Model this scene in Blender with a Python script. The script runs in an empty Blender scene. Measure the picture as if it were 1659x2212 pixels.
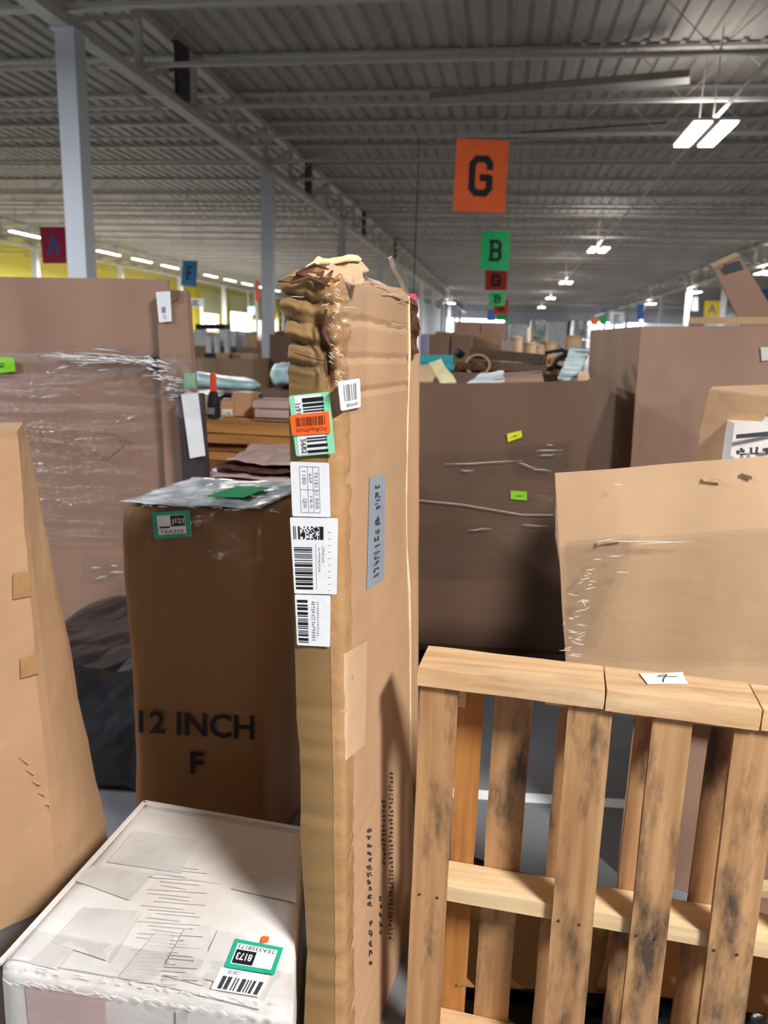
import bpy, math, random
from mathutils import Vector, Matrix, noise
random.seed(7)
C = bpy.context.scene.collection
# ------------------------------------------------------------------ camera
F = 1661.0; CX, CY = 829.5, 1106.0; EYE = 1.7
fw = Vector((1095-CX, 740-CY, F)).normalized()
dn = Vector((600-CX, 0, F)); dn.y = -(fw.x*dn.x+fw.z*dn.z)/fw.y; dn.normalize()
rt = dn.cross(fw)                                   # camera coords: x right, y down, z forward
R3 = Matrix((rt, fw, -dn))                          # camera -> world
cam = bpy.data.cameras.new('camera'); camo = bpy.data.objects.new('camera', cam); C.objects.link(camo)
cam.sensor_fit = 'VERTICAL'; cam.sensor_height = 24; cam.lens = 24*F/2212
M4 = Matrix.Identity(4)
for i in range(3):
    M4[i][0] = R3[i][0]; M4[i][1] = -R3[i][1]; M4[i][2] = -R3[i][2]
M4[2][3] = EYE
camo.matrix_world = M4
cam.clip_start = 0.05; cam.clip_end = 400
cam.dof.use_dof = True; cam.dof.focus_distance = 1.6; cam.dof.aperture_fstop = 2.8
bpy.context.scene.camera = camo
# ------------------------------------------------------------------ exposure, sky
sc = bpy.context.scene
sc.view_settings.view_transform = 'Standard'; sc.view_settings.look = 'None'
sc.view_settings.gamma = 1; sc.view_settings.use_curve_mapping = False
sc.view_settings.exposure = 0.2
W = bpy.data.worlds.new('world'); sc.world = W; W.use_nodes = True
W.node_tree.nodes['Background'].inputs[0].default_value = (0.86, 0.93, 1.0, 1)
W.node_tree.nodes['Background'].inputs[1].default_value = 7.0
LAMP = 200.0            # one high-bay fixture
STRIP = 480.0
# ------------------------------------------------------------------ pixel helpers (build time only)
def ray(px, py): return R3 @ Vector((px-CX, py-CY, F))
def at(px, py, Y):
    w = ray(px, py); return w*(Y/w.y)+Vector((0, 0, EYE))
def atz(px, py, Z):
    w = ray(px, py); return w*((Z-EYE)/w.z)+Vector((0, 0, EYE))
def onplane(px, py, P, n):
    w = ray(px, py); E0 = Vector((0, 0, EYE)); return E0+w*((P-E0).dot(n)/w.dot(n))
# ------------------------------------------------------------------ materials
def lin(c): return tuple((x/12.92 if x <= .04045 else ((x+.055)/1.055)**2.4) for x in c)
def hexc(h): return lin(tuple(int(h[i:i+2], 16)/255 for i in (0, 2, 4)))
MATS = {}
def base(name, rgb, rough=.7, metal=0, spec=.5):
    m = bpy.data.materials.new(name); m.use_nodes = True
    b = m.node_tree.nodes['Principled BSDF']
    b.inputs['Base Color'].default_value = (*rgb, 1); b.inputs['Roughness'].default_value = rough
    b.inputs['Metallic'].default_value = metal; b.inputs['Specular IOR Level'].default_value = spec
    MATS[name] = m; return m, m.node_tree, b
def mul(rgb, k): return tuple(min(1, x*k) for x in rgb)
def mottled(name, c1, c2, scale=4, rough=.75, stretch=(1, 1, 1), bump=0.0, bscale=60, spec=.3, detail=5, contrast=(.35, .65), metal=0):
    """two colours mixed by noise, with fine relief"""
    m, t, b = base(name, c1, rough, metal, spec); N = t.nodes; L = t.links
    tc = N.new('ShaderNodeTexCoord'); mp = N.new('ShaderNodeMapping'); mp.inputs['Scale'].default_value = stretch
    L.new(tc.outputs['Object'], mp.inputs[0])
    n = N.new('ShaderNodeTexNoise'); n.inputs['Scale'].default_value = scale; n.inputs['Detail'].default_value = detail
    L.new(mp.outputs[0], n.inputs[0])
    r = N.new('ShaderNodeValToRGB'); r.color_ramp.elements[0].position = contrast[0]; r.color_ramp.elements[1].position = contrast[1]
    r.color_ramp.elements[0].color = (*c1, 1); r.color_ramp.elements[1].color = (*c2, 1)
    L.new(n.outputs[0], r.inputs[0]); L.new(r.outputs[0], b.inputs['Base Color'])
    if bump:
        n2 = N.new('ShaderNodeTexNoise'); n2.inputs['Scale'].default_value = bscale; n2.inputs['Detail'].default_value = 3
        L.new(mp.outputs[0], n2.inputs[0])
        bp = N.new('ShaderNodeBump'); bp.inputs['Strength'].default_value = bump; bp.inputs['Distance'].default_value = .01
        L.new(n2.outputs[0], bp.inputs['Height']); L.new(bp.outputs[0], b.inputs['Normal'])
    return m
def card(name, h, k=.88, rough=.68, sc_=3):
    c = hexc(h); return mottled(name, mul(c, k), mul(c, 1.06), sc_, rough, (1, 1, .35), .25, 14, .3)
card('kraft_shade', 'b08a62'); card('kraft', 'c39d79'); card('kraft_light', 'd2b08c'); card('kraft_pink', '9f7e6b'); card('kraft_dark', '96785f')
card('kraft_umber', '8b6846'); card('kraft_olive', '8f7048'); card('kraft_brown', 'a67a4c'); card('kraft_deep', '705747')
mottled('white_card', hexc('d9d2cb'), hexc('efecea'), 3, .45, (1, 1, 1), .25, 22, .5)
mottled('tape_tan', hexc('a87e52'), hexc('b58c60'), 8, .28, (1, 1, 1), .35, 40, .6)
mottled('tape_clear', hexc('cfc6bc'), hexc('dfd9d2'), 6, .22, (1, 1, 1), .3, 50, .7)
mottled('paper_tape', hexc('c9c4be'), hexc('dcd8d4'), 6, .35, (1, 1, 1), .2, 50, .5)
mottled('paper', hexc('e6e8ec'), hexc('f2f3f5'), 9, .5, bump=.08, bscale=60)
mottled('steel_white', hexc('c9cbd0'), hexc('dcdde2'), 1.2, .45, (1, 1, .3))
mottled('joist_paint', hexc('b5b0a8'), hexc('c8c3bb'), 1, .55, (.2, 1, 1))
mottled('deck_paint', hexc('a39d93'), hexc('b5afa6'), 1.2, .6, (1, .15, 1))
mottled('dark_steel', hexc('4a3f44'), hexc('3a3238'), 3, .6)
mottled('duct_grey', hexc('8f8984'), hexc('a39d97'), 1.2, .5)
mottled('concrete', hexc('67686c'), hexc('7b7c80'), .9, .55, bump=.15, bscale=12)
mottled('yellow_wall', hexc('f3df52'), hexc('f7e66a'), .3, .6)
mottled('cream_wall', hexc('f8eeb4'), hexc('faf2c2'), .3, .6)
mottled('pale_wall', hexc('c9ccd4'), hexc('dadde4'), .2, .6)
mottled('plain_grey', hexc('8f9296'), hexc('a5a8ac'), .2, .7)
mottled('foam_cream', hexc('dccb9c'), hexc('e8dcb4'), 20, .7, bump=.3, bscale=80)
mottled('foam_white', hexc('dfdfe2'), hexc('f0f0f2'), 10, .7)
mottled('film_white', hexc('d7dde3'), hexc('eef2f5'), 7, .25, bump=.9, bscale=9, spec=.8)
mottled('film_silver', hexc('8f969b'), hexc('e6ebee'), 9, .2, bump=1, bscale=14, spec=.9)
mottled('film_teal', hexc('8fb0b0'), hexc('b9d2d2'), 5, .3, bump=.8, bscale=10, spec=.8)
mottled('film_green', hexc('6f9a7c'), hexc('a8c4ae'), 9, .3, bump=.6, bscale=14)
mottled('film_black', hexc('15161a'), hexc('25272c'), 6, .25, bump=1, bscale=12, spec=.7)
mottled('rust_foam', hexc('4d3226'), hexc('6b4938'), 30, .8, bump=.6, bscale=60)
def wood(name, c1, c2, axis, stain=.5):
    """grain lines along an axis with dark grime patches and knots"""
    m, t, b = base(name, c1, .65, 0, .3); N = t.nodes; L = t.links
    tc = N.new('ShaderNodeTexCoord'); mp = N.new('ShaderNodeMapping')
    s = [26, 26, 26]; s[axis] = 1.3; mp.inputs['Scale'].default_value = s; L.new(tc.outputs['Object'], mp.inputs[0])
    oi = N.new('ShaderNodeObjectInfo'); ad = N.new('ShaderNodeVectorMath'); ad.operation = 'ADD'
    ml = N.new('ShaderNodeMath'); ml.operation = 'MULTIPLY'; ml.inputs[1].default_value = 37
    L.new(oi.outputs['Random'], ml.inputs[0]); L.new(mp.outputs[0], ad.inputs[0]); L.new(ml.outputs[0], ad.inputs[1])
    n = N.new('ShaderNodeTexNoise'); n.inputs['Scale'].default_value = 1.6; n.inputs['Detail'].default_value = 6; L.new(ad.outputs[0], n.inputs[0])
    r = N.new('ShaderNodeValToRGB'); r.color_ramp.elements[0].position = .3; r.color_ramp.elements[1].position = .7
    r.color_ramp.elements[0].color = (*c1, 1); r.color_ramp.elements[1].color = (*c2, 1); L.new(n.outputs[0], r.inputs[0])
    mp2 = N.new('ShaderNodeMapping'); s2 = [14, 14, 14]; s2[axis] = 4; mp2.inputs['Scale'].default_value = s2; L.new(tc.outputs['Object'], mp2.inputs[0])
    ad2 = N.new('ShaderNodeVectorMath'); ad2.operation = 'ADD'; L.new(mp2.outputs[0], ad2.inputs[0]); L.new(ml.outputs[0], ad2.inputs[1])
    n2 = N.new('ShaderNodeTexNoise'); n2.inputs['Scale'].default_value = .8; n2.inputs['Detail'].default_value = 5; n2.inputs['Roughness'].default_value = .65
    L.new(ad2.outputs[0], n2.inputs[0])
    r2 = N.new('ShaderNodeValToRGB'); r2.color_ramp.elements[0].position = .50; r2.color_ramp.elements[1].position = .66
    r2.color_ramp.elements[0].color = (0, 0, 0, 1); r2.color_ramp.elements[1].color = (stain, stain, stain, 1); L.new(n2.outputs[0], r2.inputs[0])
    mx = N.new('ShaderNodeMix'); mx.data_type = 'RGBA'
    L.new(r2.outputs[0], mx.inputs[0]); L.new(r.outputs[0], mx.inputs[6]); mx.inputs[7].default_value = (*hexc('3a3230'), 1)
    L.new(mx.outputs[2], b.inputs['Base Color'])
    bp = N.new('ShaderNodeBump'); bp.inputs['Strength'].default_value = .35; bp.inputs['Distance'].default_value = .004
    L.new(n.outputs[0], bp.inputs['Height']); L.new(bp.outputs[0], b.inputs['Normal'])
    return m
wood('pine_z', hexc('a2774e'), hexc('c79c70'), 2, .9); wood('pine_x', hexc('c79b6c'), hexc('e2c19a'), 0, .25)
wood('pine_orange_z', hexc('a0682f'), hexc('c48a4e'), 2, .3); wood('pine_pale_x', hexc('d2b083'), hexc('e9cfa6'), 0, .1)
wood('brown_x', hexc('8a5a30'), hexc('a8723f'), 0, .2); wood('honey_x', hexc('c08648'), hexc('d6a262'), 0, .15)
wood('dark_x', hexc('4a3a30'), hexc('5d4a3c'), 0, .2)
mottled('film_glint', hexc('e9eaec'), hexc('f8f9fb'), 5, .12, spec=1)  # near-white, stands in for highlights on the stretched film
def flat(name, h, rough=.6, metal=0, spec=.4):
    c = hexc(h); return mottled(name, mul(c, .93), mul(c, 1.05), 6, rough, metal=metal, spec=spec)
for nm, h in dict(sign_orange='ff6a2a', sign_green='18a05c', sign_red='d8402e', sign_crimson='b81f48', sign_blue='2f7fb8', sign_sky='5aa6da', sign_yellow='f2cf2c',
                  sign_royal='3f62ae', sign_white='dfe7ea', ink='15171c', ink_soft='3a3c42', ink_grey='8a8c94', ink_brown='5a4030', label_teal='1fa98a', label_mint='8fe0b4', label_orange='ff6b26',
                  lime='8fe01c', lemon='d9e21a', teal_box='35a7ae', black_plastic='1a1b20', orange_plastic='ff5a2a', tape_grey='8f99a8',
                  lilac='b5aed0', pinkish='d0b4ae', ink_orange='7a3010', pipe_white='bfb8b2', stripe_violet='8f8fc4', faint_grey='cbc7c8', seam='6e6a66').items():
    flat(nm, h)
flat('ink_edge', '5b3a22'); flat('chrome', 'c8c8cc', .15, 1)
def emit(name, rgb, s):
    m = bpy.data.materials.new(name); m.use_nodes = True; t = m.node_tree; t.nodes.clear()
    e = t.nodes.new('ShaderNodeEmission'); o = t.nodes.new('ShaderNodeOutputMaterial'); e.inputs[0].default_value = (*rgb, 1); e.inputs[1].default_value = s
    t.links.new(e.outputs[0], o.inputs[0]); MATS[name] = m
emit('lamp_glow', (1, .97, .95), 9); emit('strip_glow', (1, 1, .98), 7); emit('red_glow', (1, .02, .1), 3)
def film(name, dens, stretch, rough=.12, tint=(1, 1, 1)):
    """stretch film: clear, with folds that glint"""
    m = bpy.data.materials.new(name); m.use_nodes = True; t = m.node_tree; N = t.nodes; L = t.links; N.clear()
    o = N.new('ShaderNodeOutputMaterial'); tr = N.new('ShaderNodeBsdfTransparent'); tr.inputs[0].default_value = (.97, .97, .97, 1)
    g = N.new('ShaderNodeBsdfGlossy'); g.inputs['Roughness'].default_value = rough; g.inputs[0].default_value = (*tint, 1)
    mx = N.new('ShaderNodeMixShader'); tc = N.new('ShaderNodeTexCoord'); mp = N.new('ShaderNodeMapping'); mp.inputs['Scale'].default_value = stretch
    L.new(tc.outputs['Object'], mp.inputs[0])
    n = N.new('ShaderNodeTexNoise'); n.inputs['Scale'].default_value = 1; n.inputs['Detail'].default_value = 6; n.inputs['Roughness'].default_value = .6
    n.inputs['Distortion'].default_value = .6; L.new(mp.outputs[0], n.inputs[0])
    bp = N.new('ShaderNodeBump'); bp.inputs['Strength'].default_value = 1; bp.inputs['Distance'].default_value = .03
    L.new(n.outputs[0], bp.inputs['Height']); L.new(bp.outputs[0], g.inputs['Normal'])
    lw = N.new('ShaderNodeLayerWeight'); lw.inputs[0].default_value = .35; L.new(bp.outputs[0], lw.inputs['Normal'])
    ma = N.new('ShaderNodeMath'); ma.operation = 'MULTIPLY_ADD'; ma.inputs[1].default_value = .07; ma.inputs[2].default_value = dens
    L.new(lw.outputs['Fresnel'], ma.inputs[0]); L.new(ma.outputs[0], mx.inputs[0]); L.new(tr.outputs[0], mx.inputs[1]); L.new(g.outputs[0], mx.inputs[2])
    L.new(mx.outputs[0], o.inputs[0]); MATS[name] = m
film('stretch_film', .0, (2, 2, 16), .14); film('crumpled_film', .0, (14, 14, 22), .12); film('clear_tape', .0, (10, 10, 14), .1)
film('window_glass', .05, (1, 1, 1), .05)
# ------------------------------------------------------------------ mesh helpers
class MB:
    def __init__(s): s.v = []; s.f = []; s.sm = False
    def add(s, vs, fs):
        o = len(s.v); s.v += [Vector(p) for p in vs]; s.f += [tuple(i+o for i in f) for f in fs]; return s
    def hexa(s, c):          # 4 bottom + 4 top corners
        return s.add(c, [(0, 3, 2, 1), (4, 5, 6, 7), (0, 1, 5, 4), (1, 2, 6, 5), (2, 3, 7, 6), (3, 0, 4, 7)])
    def box(s, x0, x1, y0, y1, z0, z1):
        return s.hexa([(x0, y0, z0), (x1, y0, z0), (x1, y1, z0), (x0, y1, z0), (x0, y0, z1), (x1, y0, z1), (x1, y1, z1), (x0, y1, z1)])
    def bar(s, a, b, w, h, up=(0, 0, 1)):      # box beam from a to b
        a = Vector(a); b = Vector(b); d = (b-a).normalized(); u = Vector(up)
        if abs(d.dot(u)) > .98: u = Vector((1, 0, 0))
        r = d.cross(u).normalized()*w/2; q = r.cross(d).normalized()*h/2
        return s.hexa([a-r-q, a+r-q, b+r-q, b-r-q, a-r+q, a+r+q, b+r+q, b-r+q])
    def tube(s, pts, r, n=8):
        pts = [Vector(p) for p in pts]; rings = []
        for i, p in enumerate(pts):
            d = (pts[min(i+1, len(pts)-1)]-pts[max(i-1, 0)]).normalized(); u = Vector((0, 0, 1)) if abs(d.z) < .9 else Vector((1, 0, 0))
            x = d.cross(u).normalized(); y = d.cross(x); rr = r[i] if isinstance(r, (list, tuple)) else r
            rings.append([p+(x*math.cos(t*2*math.pi/n)+y*math.sin(t*2*math.pi/n))*rr for t in range(n)])
        o = len(s.v); s.v += [q for g in rings for q in g]
        for i in range(len(pts)-1):
            for t in range(n):
                a = o+i*n+t; b2 = o+i*n+(t+1) % n; s.f.append((a, b2, b2+n, a+n))
        s.f.append(tuple(o+t for t in range(n))[::-1]); s.f.append(tuple(o+(len(pts)-1)*n+t for t in range(n)))
        return s
    def soft(s, c, n=(6, 6, 6), amp=.005, freq=3, seed=0, rnd=.0):
        """hexahedron with subdivided, slightly dented faces; shared edges stay welded"""
        c = [Vector(p) for p in c]; key = {}; o = len(s.v)
        ctr = sum(c, Vector())/8
        def P(u, v, w):
            k = (round(u, 5), round(v, 5), round(w, 5))
            if k in key: return key[k]
            b = (c[0]*(1-u)*(1-v)+c[1]*u*(1-v)+c[2]*u*v+c[3]*(1-u)*v)
            t = (c[4]*(1-u)*(1-v)+c[5]*u*(1-v)+c[6]*u*v+c[7]*(1-u)*v); p = b*(1-w)+t*w
            e = sum(1 for q in (u, v, w) if q < 1e-4 or q > 1-1e-4)
            if e >= 2 and rnd: p = p+(ctr-p).normalized()*rnd*(1 if e == 2 else 1.8)
            q = p*freq+Vector((seed*7.3, seed*3.1, seed)); p = p+noise.noise_vector(q)*amp+noise.noise_vector(q*3.1)*amp*.4
            key[k] = len(s.v); s.v.append(p); return key[k]
        def grid(fn, a, b, flip):
            for i in range(a):
                for j in range(b):
                    q = [P(*fn(i/a, j/b)), P(*fn((i+1)/a, j/b)), P(*fn((i+1)/a, (j+1)/b)), P(*fn(i/a, (j+1)/b))]
                    s.f.append(tuple(q[::-1] if flip else q))
        nx, ny, nz = n
        grid(lambda a, b: (a, b, 0), nx, ny, True); grid(lambda a, b: (a, b, 1), nx, ny, False)
        grid(lambda a, b: (a, 0, b), nx, nz, False); grid(lambda a, b: (a, 1, b), nx, nz, True)
        grid(lambda a, b: (0, a, b), ny, nz, True); grid(lambda a, b: (1, a, b), ny, nz, False)
        return s
    def sheet(s, c4, n=(8, 8), amp=.01, freq=5, seed=0, th=.003):
        """crumpled thin sheet over four corners"""
        c = [Vector(p) for p in c4]; nn = (c[1]-c[0]).cross(c[3]-c[0]).normalized(); o = len(s.v); a, b = n
        for k in (0, 1):
            for j in range(b+1):
                for i in range(a+1):
                    u, v = i/a, j/b; p = c[0]*(1-u)*(1-v)+c[1]*u*(1-v)+c[2]*u*v+c[3]*(1-u)*v
                    q = p*freq+Vector((seed*5.7, seed, seed*2.2)); d = noise.noise_vector(q)*amp+noise.noise_vector(q*2.7)*amp*.5
                    s.v.append(p+d+nn*th*k)
        S = (a+1)*(b+1)
        for j in range(b):
            for i in range(a):
                q = o+j*(a+1)+i; s.f.append((q, q+a+1, q+a+2, q+1)); s.f.append((q+S, q+S+1, q+S+a+2, q+S+a+1))
        for i in range(a):
            q = o+i; s.f.append((q, q+1, q+1+S, q+S)); q = o+b*(a+1)+i; s.f.append((q+1, q, q+S, q+1+S))
        for j in range(b):
            q = o+j*(a+1); s.f.append((q+a+1, q, q+S, q+a+1+S)); q = o+j*(a+1)+a; s.f.append((q, q+a+1, q+a+1+S, q+S))
        return s
    def build(s, name, mat, parent=None, kind=None, smooth=False):
        org = Vector((0, 0, 0))
        if parent is not None:
            p = parent
            while p is not None: org += p.location; p = p.parent
            me_loc = Vector((0, 0, 0))
        else:
            zs = min(v.z for v in s.v); n = len(s.v); me_loc = Vector((sum(v.x for v in s.v)/n, sum(v.y for v in s.v)/n, zs)); org = me_loc
        me = bpy.data.meshes.new(name); me.from_pydata([tuple(v-org) for v in s.v], [], s.f); me.materials.append(MATS[mat])
        if smooth:
            for p in me.polygons: p.use_smooth = True
        me.validate(); o = bpy.data.objects.new(name, me); C.objects.link(o); o.location = me_loc if parent is None else (0, 0, 0)
        if parent is not None: o.parent = parent
        if kind: o['kind'] = kind
        return o
def tag(o, label, cat, group=None):
    o['label'] = label; o['category'] = cat
    if group: o['group'] = group
    return o
def thing(name, label, cat, loc, group=None):
    o = bpy.data.objects.new(name, None); C.objects.link(o); o.location = Vector(loc); o.empty_display_size = .1
    return tag(o, label, cat, group)
def copy_tree(o, loc, label=None, parent=None, group=None):
    c = o.copy(); C.objects.link(c)
    if parent is None: c.location = Vector(loc)
    else: c.parent = parent
    if label: c['label'] = label
    if group: c['group'] = group
    for ch in list(o.children): copy_tree(ch, None, None, c)
    return c
_txt = {}
def textmesh(body, bold=0.0):
    body, bold = (body[1:], .022) if body[0] == '*' else (body, 0.0)
    if (body, bold) in _txt: return _txt[(body, bold)]
    cu = bpy.data.curves.new('t', 'FONT'); cu.body = body; cu.resolution_u = 3; cu.offset = bold; o = bpy.data.objects.new('t', cu); C.objects.link(o)
    bpy.context.view_layer.update(); me = bpy.data.meshes.new_from_object(o)
    vs = [(v.co.x, v.co.y) for v in me.vertices]; fs = [tuple(p.vertices) for p in me.polygons]
    bpy.data.objects.remove(o); bpy.data.curves.remove(cu); bpy.data.meshes.remove(me)
    x0 = min(v[0] for v in vs); x1 = max(v[0] for v in vs); y0 = min(v[1] for v in vs); y1 = max(v[1] for v in vs)
    _txt[(body, bold)] = ([((x-x0)/(x1-x0), (y-y0)/(y1-y0)) for x, y in vs], fs); return _txt[(body, bold)]
class Pl:
    """a flat print area: four corners (bottom-left, bottom-right, top-right, top-left) and an outward normal"""
    def __init__(s, c, view=None):
        s.c = [Vector(p) for p in c]; s.n = (s.c[1]-s.c[0]).cross(s.c[3]-s.c[0]).normalized()
        v = Vector((0, 0, EYE))-s.c[0]
        if s.n.dot(v) < 0: s.n = -s.n
    def p(s, u, v, d=0): c = s.c; return c[0]*(1-u)*(1-v)+c[1]*u*(1-v)+c[2]*u*v+c[3]*(1-u)*v+s.n*d
    def slab(s, name, mat, parent, d0=.0, d1=.0012, poly=None, kind=None):
        m = MB(); poly = poly or [(0, 0), (1, 0), (1, 1), (0, 1)]; k = len(poly)
        vs = [s.p(u, v, d0) for u, v in poly]+[s.p(u, v, d1) for u, v in poly]
        m.add(vs, [tuple(range(k))[::-1], tuple(range(k, 2*k))]+[(i, (i+1) % k, k+(i+1) % k, k+i) for i in range(k)]); return m.build(name, mat, parent, kind)
    def round(s, r=.06, asp=1.):
        out = []
        for cx, cy, a0 in ((1-r, r*asp, -90), (1-r, 1-r*asp, 0), (r, 1-r*asp, 90), (r, r*asp, 180)):
            for k in range(4):
                a = math.radians(a0+k*30); out.append((cx+r*math.cos(a), cy+r*asp*math.sin(a)))
        return out
    def text(s, m, body, u0, u1, v0, v1, d=.0016, rot=0):
        vs, fs = textmesh(body)
        def T(x, y):
            if rot == 180: x, y = 1-x, 1-y
            elif rot == 90: x, y = 1-y, x          # reads bottom to top
            elif rot == -90: x, y = y, 1-x         # reads top to bottom
            return s.p(u0+(u1-u0)*x, v0+(v1-v0)*y, d)
        m.add([T(x, y) for x, y in vs], fs); return m
    def bars(s, m, u0, u1, v0, v1, n=26, vertical=True, d=.0016, seed=1):
        rr = random.Random(seed); t = 0; L = []
        while t < n: w = rr.choice((1, 1, 2, 3)); L.append((t, w)); t += w+rr.choice((1, 1, 2))
        for t0, w in L:
            a = t0/(t+.0); b = (t0+w)/(t+.0)
            if vertical: q = (u0+(u1-u0)*a, u0+(u1-u0)*b, v0, v1)
            else: q = (u0, u1, v0+(v1-v0)*a, v0+(v1-v0)*b)
            m.add([s.p(q[0], q[2], d), s.p(q[1], q[2], d), s.p(q[1], q[3], d), s.p(q[0], q[3], d)], [(0, 1, 2, 3)])
        return m
    def rect(s, m, u0, u1, v0, v1, d=.0016):
        m.add([s.p(u0, v0, d), s.p(u1, v0, d), s.p(u1, v1, d), s.p(u0, v1, d)], [(0, 1, 2, 3)]); return m
    def smudge(s, m, u0, u1, v0, v1, n, seed=3, d=.0016):
        """row of blurred unreadable characters, each a few short strokes"""
        rr = random.Random(seed)
        for k in range(n):
            a = v0+(v1-v0)*k/n; h = (v1-v0)/n*.72
            for j in range(5):
                x = rr.random()*.7; y = rr.random()*.75
                if rr.random() < .5: w_, h_ = .35+rr.random()*.4, .22
                else: w_, h_ = .24, .35+rr.random()*.4
                x1 = min(1, x+w_); y1 = min(1, y+h_)
                s.rect(m, u0+(u1-u0)*x, u0+(u1-u0)*x1, a+h*y, a+h*y1, d+j*.00002)
        return m
def pxpl(pts, P0, n): return Pl([onplane(x, y, P0, n) for x, y in pts])
def hex8(A, B, depth, z0, z1, z1b=None, dx=0):
    """corners of an upright box from its front edge A-B (plan) going back by depth"""
    A = Vector((A[0], A[1], 0)); B = Vector((B[0], B[1], 0)); n = Vector((-(B-A).y, (B-A).x, 0)).normalized()*depth
    z1b = z1 if z1b is None else z1b; t = Vector((dx, 0, 0))
    Z = Vector((0, 0, 1))
    return [A+Z*z0, B+Z*z0, B+n+Z*z0, A+n+Z*z0, A+t+Z*z1, B+t+Z*z1b, B+n+t+Z*z1b, A+n+t+Z*z1]
def carton(name, label, cat, c8, mat, group=None, seam=True, seg=(2, 2, 3), amp=.002, tape='tape_tan', rnd=.002, lab=None, seed=None):
    """closed box with a taped seam across the top and down the front"""
    base_ = sum((Vector(p) for p in c8[:4]), Vector())/4; t = thing(name, label, cat, base_, group)
    MB().soft(c8, seg, amp, 2.5, random.random()*50 if seed is None else seed, rnd).build('body', mat, t)
    c = [Vector(p) for p in c8]
    if seam:
        m1 = (c[4]+c[7])/2; m2 = (c[5]+c[6])/2; d = (c[7]-c[4])*.07; up = Vector((0, 0, .003+amp))
        MB().hexa([m1-d, m2-d, m2+d, m1+d, m1-d+up, m2-d+up, m2+d+up, m1+d+up]).build('tape_strip', tape, t)
    if lab:
        u0, u1, v0, v1, mt = lab; P = Pl([c[0], c[1], c[5], c[4]])
        Q = Pl([P.p(u0, v0), P.p(u1, v0), P.p(u1, v1), P.p(u0, v1)]); s_ = Q.slab('label', mt, t, 0, .006)
        if mt == 'paper': Q.bars(MB(), .1, .9, .1, .45, 10, d=.007).build('print', 'ink_grey', s_)
    return t
def gaylord(name, label, c8, mat, th=.014, fill=None, group=None, seg=None):
    """tall open-topped bulk box: four board walls, a bottom and a manufacturer's joint"""
    c = [Vector(p) for p in c8]; t = thing(name, label, 'box', sum(c[:4], Vector())/4, group)
    cin = sum(c[:4], Vector())/4; seg = seg or (10, 1, 10)
    def inw(a, b):
        e = (b-a); n = Vector((-e.y, e.x, 0)).normalized(); return n*th
    for i, nm in ((0, 'front_panel'), (1, 'side_panel'), (2, 'rear_panel'), (3, 'side_panel')):
        j = (i+1) % 4; a, b, A, B = c[i], c[j], c[i+4], c[j+4]; n = inw(a, b); e = (b-a).normalized()*th*(0 if i % 2 == 0 else 1)
        a = a+e; A = A+e; b = b-e; B = B-e
        MB().soft([a, b, b+n, a+n, A, B, B+n, A+n], seg, .004, 2.2, i+len(name), 0).build(nm, mat, t)
    MB().add([p+Vector((0, 0, .01)) for p in c[:4]], [(0, 1, 2, 3)]).build('bottom', mat, t)
    return t
def pallet_flat(label, x0, x1, y0, y1, mat='brown_x', group=None, z=0):
    t = thing('wood_pallet', label, 'pallet', ((x0+x1)/2, (y0+y1)/2, z), group)
    for k in range(3):
        xx = x0+(x1-x0-.04)*k/2; MB().box(xx, xx+.04, y0, y1, z+.016, z+.112).build('stringer', mat, t)
    for k in range(7):
        yy = y0+(y1-y0-.09)*k/6; MB().box(x0, x1, yy, yy+.09, z+.113, z+.13).build('deck_board', mat, t)
    for k in range(3):
        yy = y0+(y1-y0-.09)*k/2; MB().box(x0, x1, yy, yy+.09, z, z+.015).build('bottom_board', mat, t)
    return t
def struct(name, mb, mat, parent=None): 
    o = mb.build(name, mat, parent); o['kind'] = 'structure'; return o
# ================================================================== THE HALL
X0, X1, Y0, Y1, ZC = -26.3, 24.0, -8.0, 104.0, 6.35
struct('floor', MB().box(X0, X1, Y0, Y1, -.2, 0), 'concrete')
# painted floor line crossing behind the pallet
fl = MB().hexa([(-.55, 2.60, .0), (3, 2.92, .0), (3, 2.98, .0), (-.55, 2.66, .0), (-.55, 2.60, .002), (3, 2.92, .002), (3, 2.98, .002), (-.55, 2.66, .002)])
o = struct('trim_1', fl, 'paper')
# ceiling: corrugated roof deck, ribs running down the hall
m = MB(); per = .3; nrib = int((X1-X0)/per); prof = []
for k in range(nrib+1):
    x = X0+k*per; prof += [(x, ZC), (x+.17, ZC), (x+.20, ZC+.045), (x+.27, ZC+.045)]
n = len(prof)
vs = [(x, Y0, z) for x, z in prof]+[(x, Y1, z) for x, z in prof]
m.add(vs, [(i, i+1, n+i+1, n+i) for i in range(n-1)]); m.box(X0, X1, Y0, Y1, ZC+.1, ZC+.3)
struct('ceiling', m, 'deck_paint')
# bar joists crossing the hall, each with two chords and a zigzag web
jy = 9.75; ys = []; y = jy-4.1*3
while y < Y1-1: ys.append(y); y += 2.05
def joist(y, nm='joist'):
    t = thing('roof_joist', 'x', 'joist', (0, y, 0)); del t['label']; del t['category']; t['kind'] = 'structure'
    ztop, zb = ZC-.03, 5.55
    MB().box(X0, X1, y-.06, y+.06, ztop-.05, ztop).build('top_chord', 'joist_paint', t)
    MB().box(X0, X1, y-.045, y+.045, zb-.05, zb).build('bottom_chord', 'joist_paint', t)
    m = MB(); x = X0; up = False
    while x < X1-1.2:
        m.bar((x, y, zb if not up else ztop-.05), (x+.8, y, ztop-.05 if not up else zb), .010, .010); up = not up; x += .8
    w = m.build('web_bars', 'joist_paint', t); w['kind'] = 'stuff'
    return t
j0 = joist(ys[0])
for y in ys[1:]: copy_tree(j0, (0, y, 0))
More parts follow.
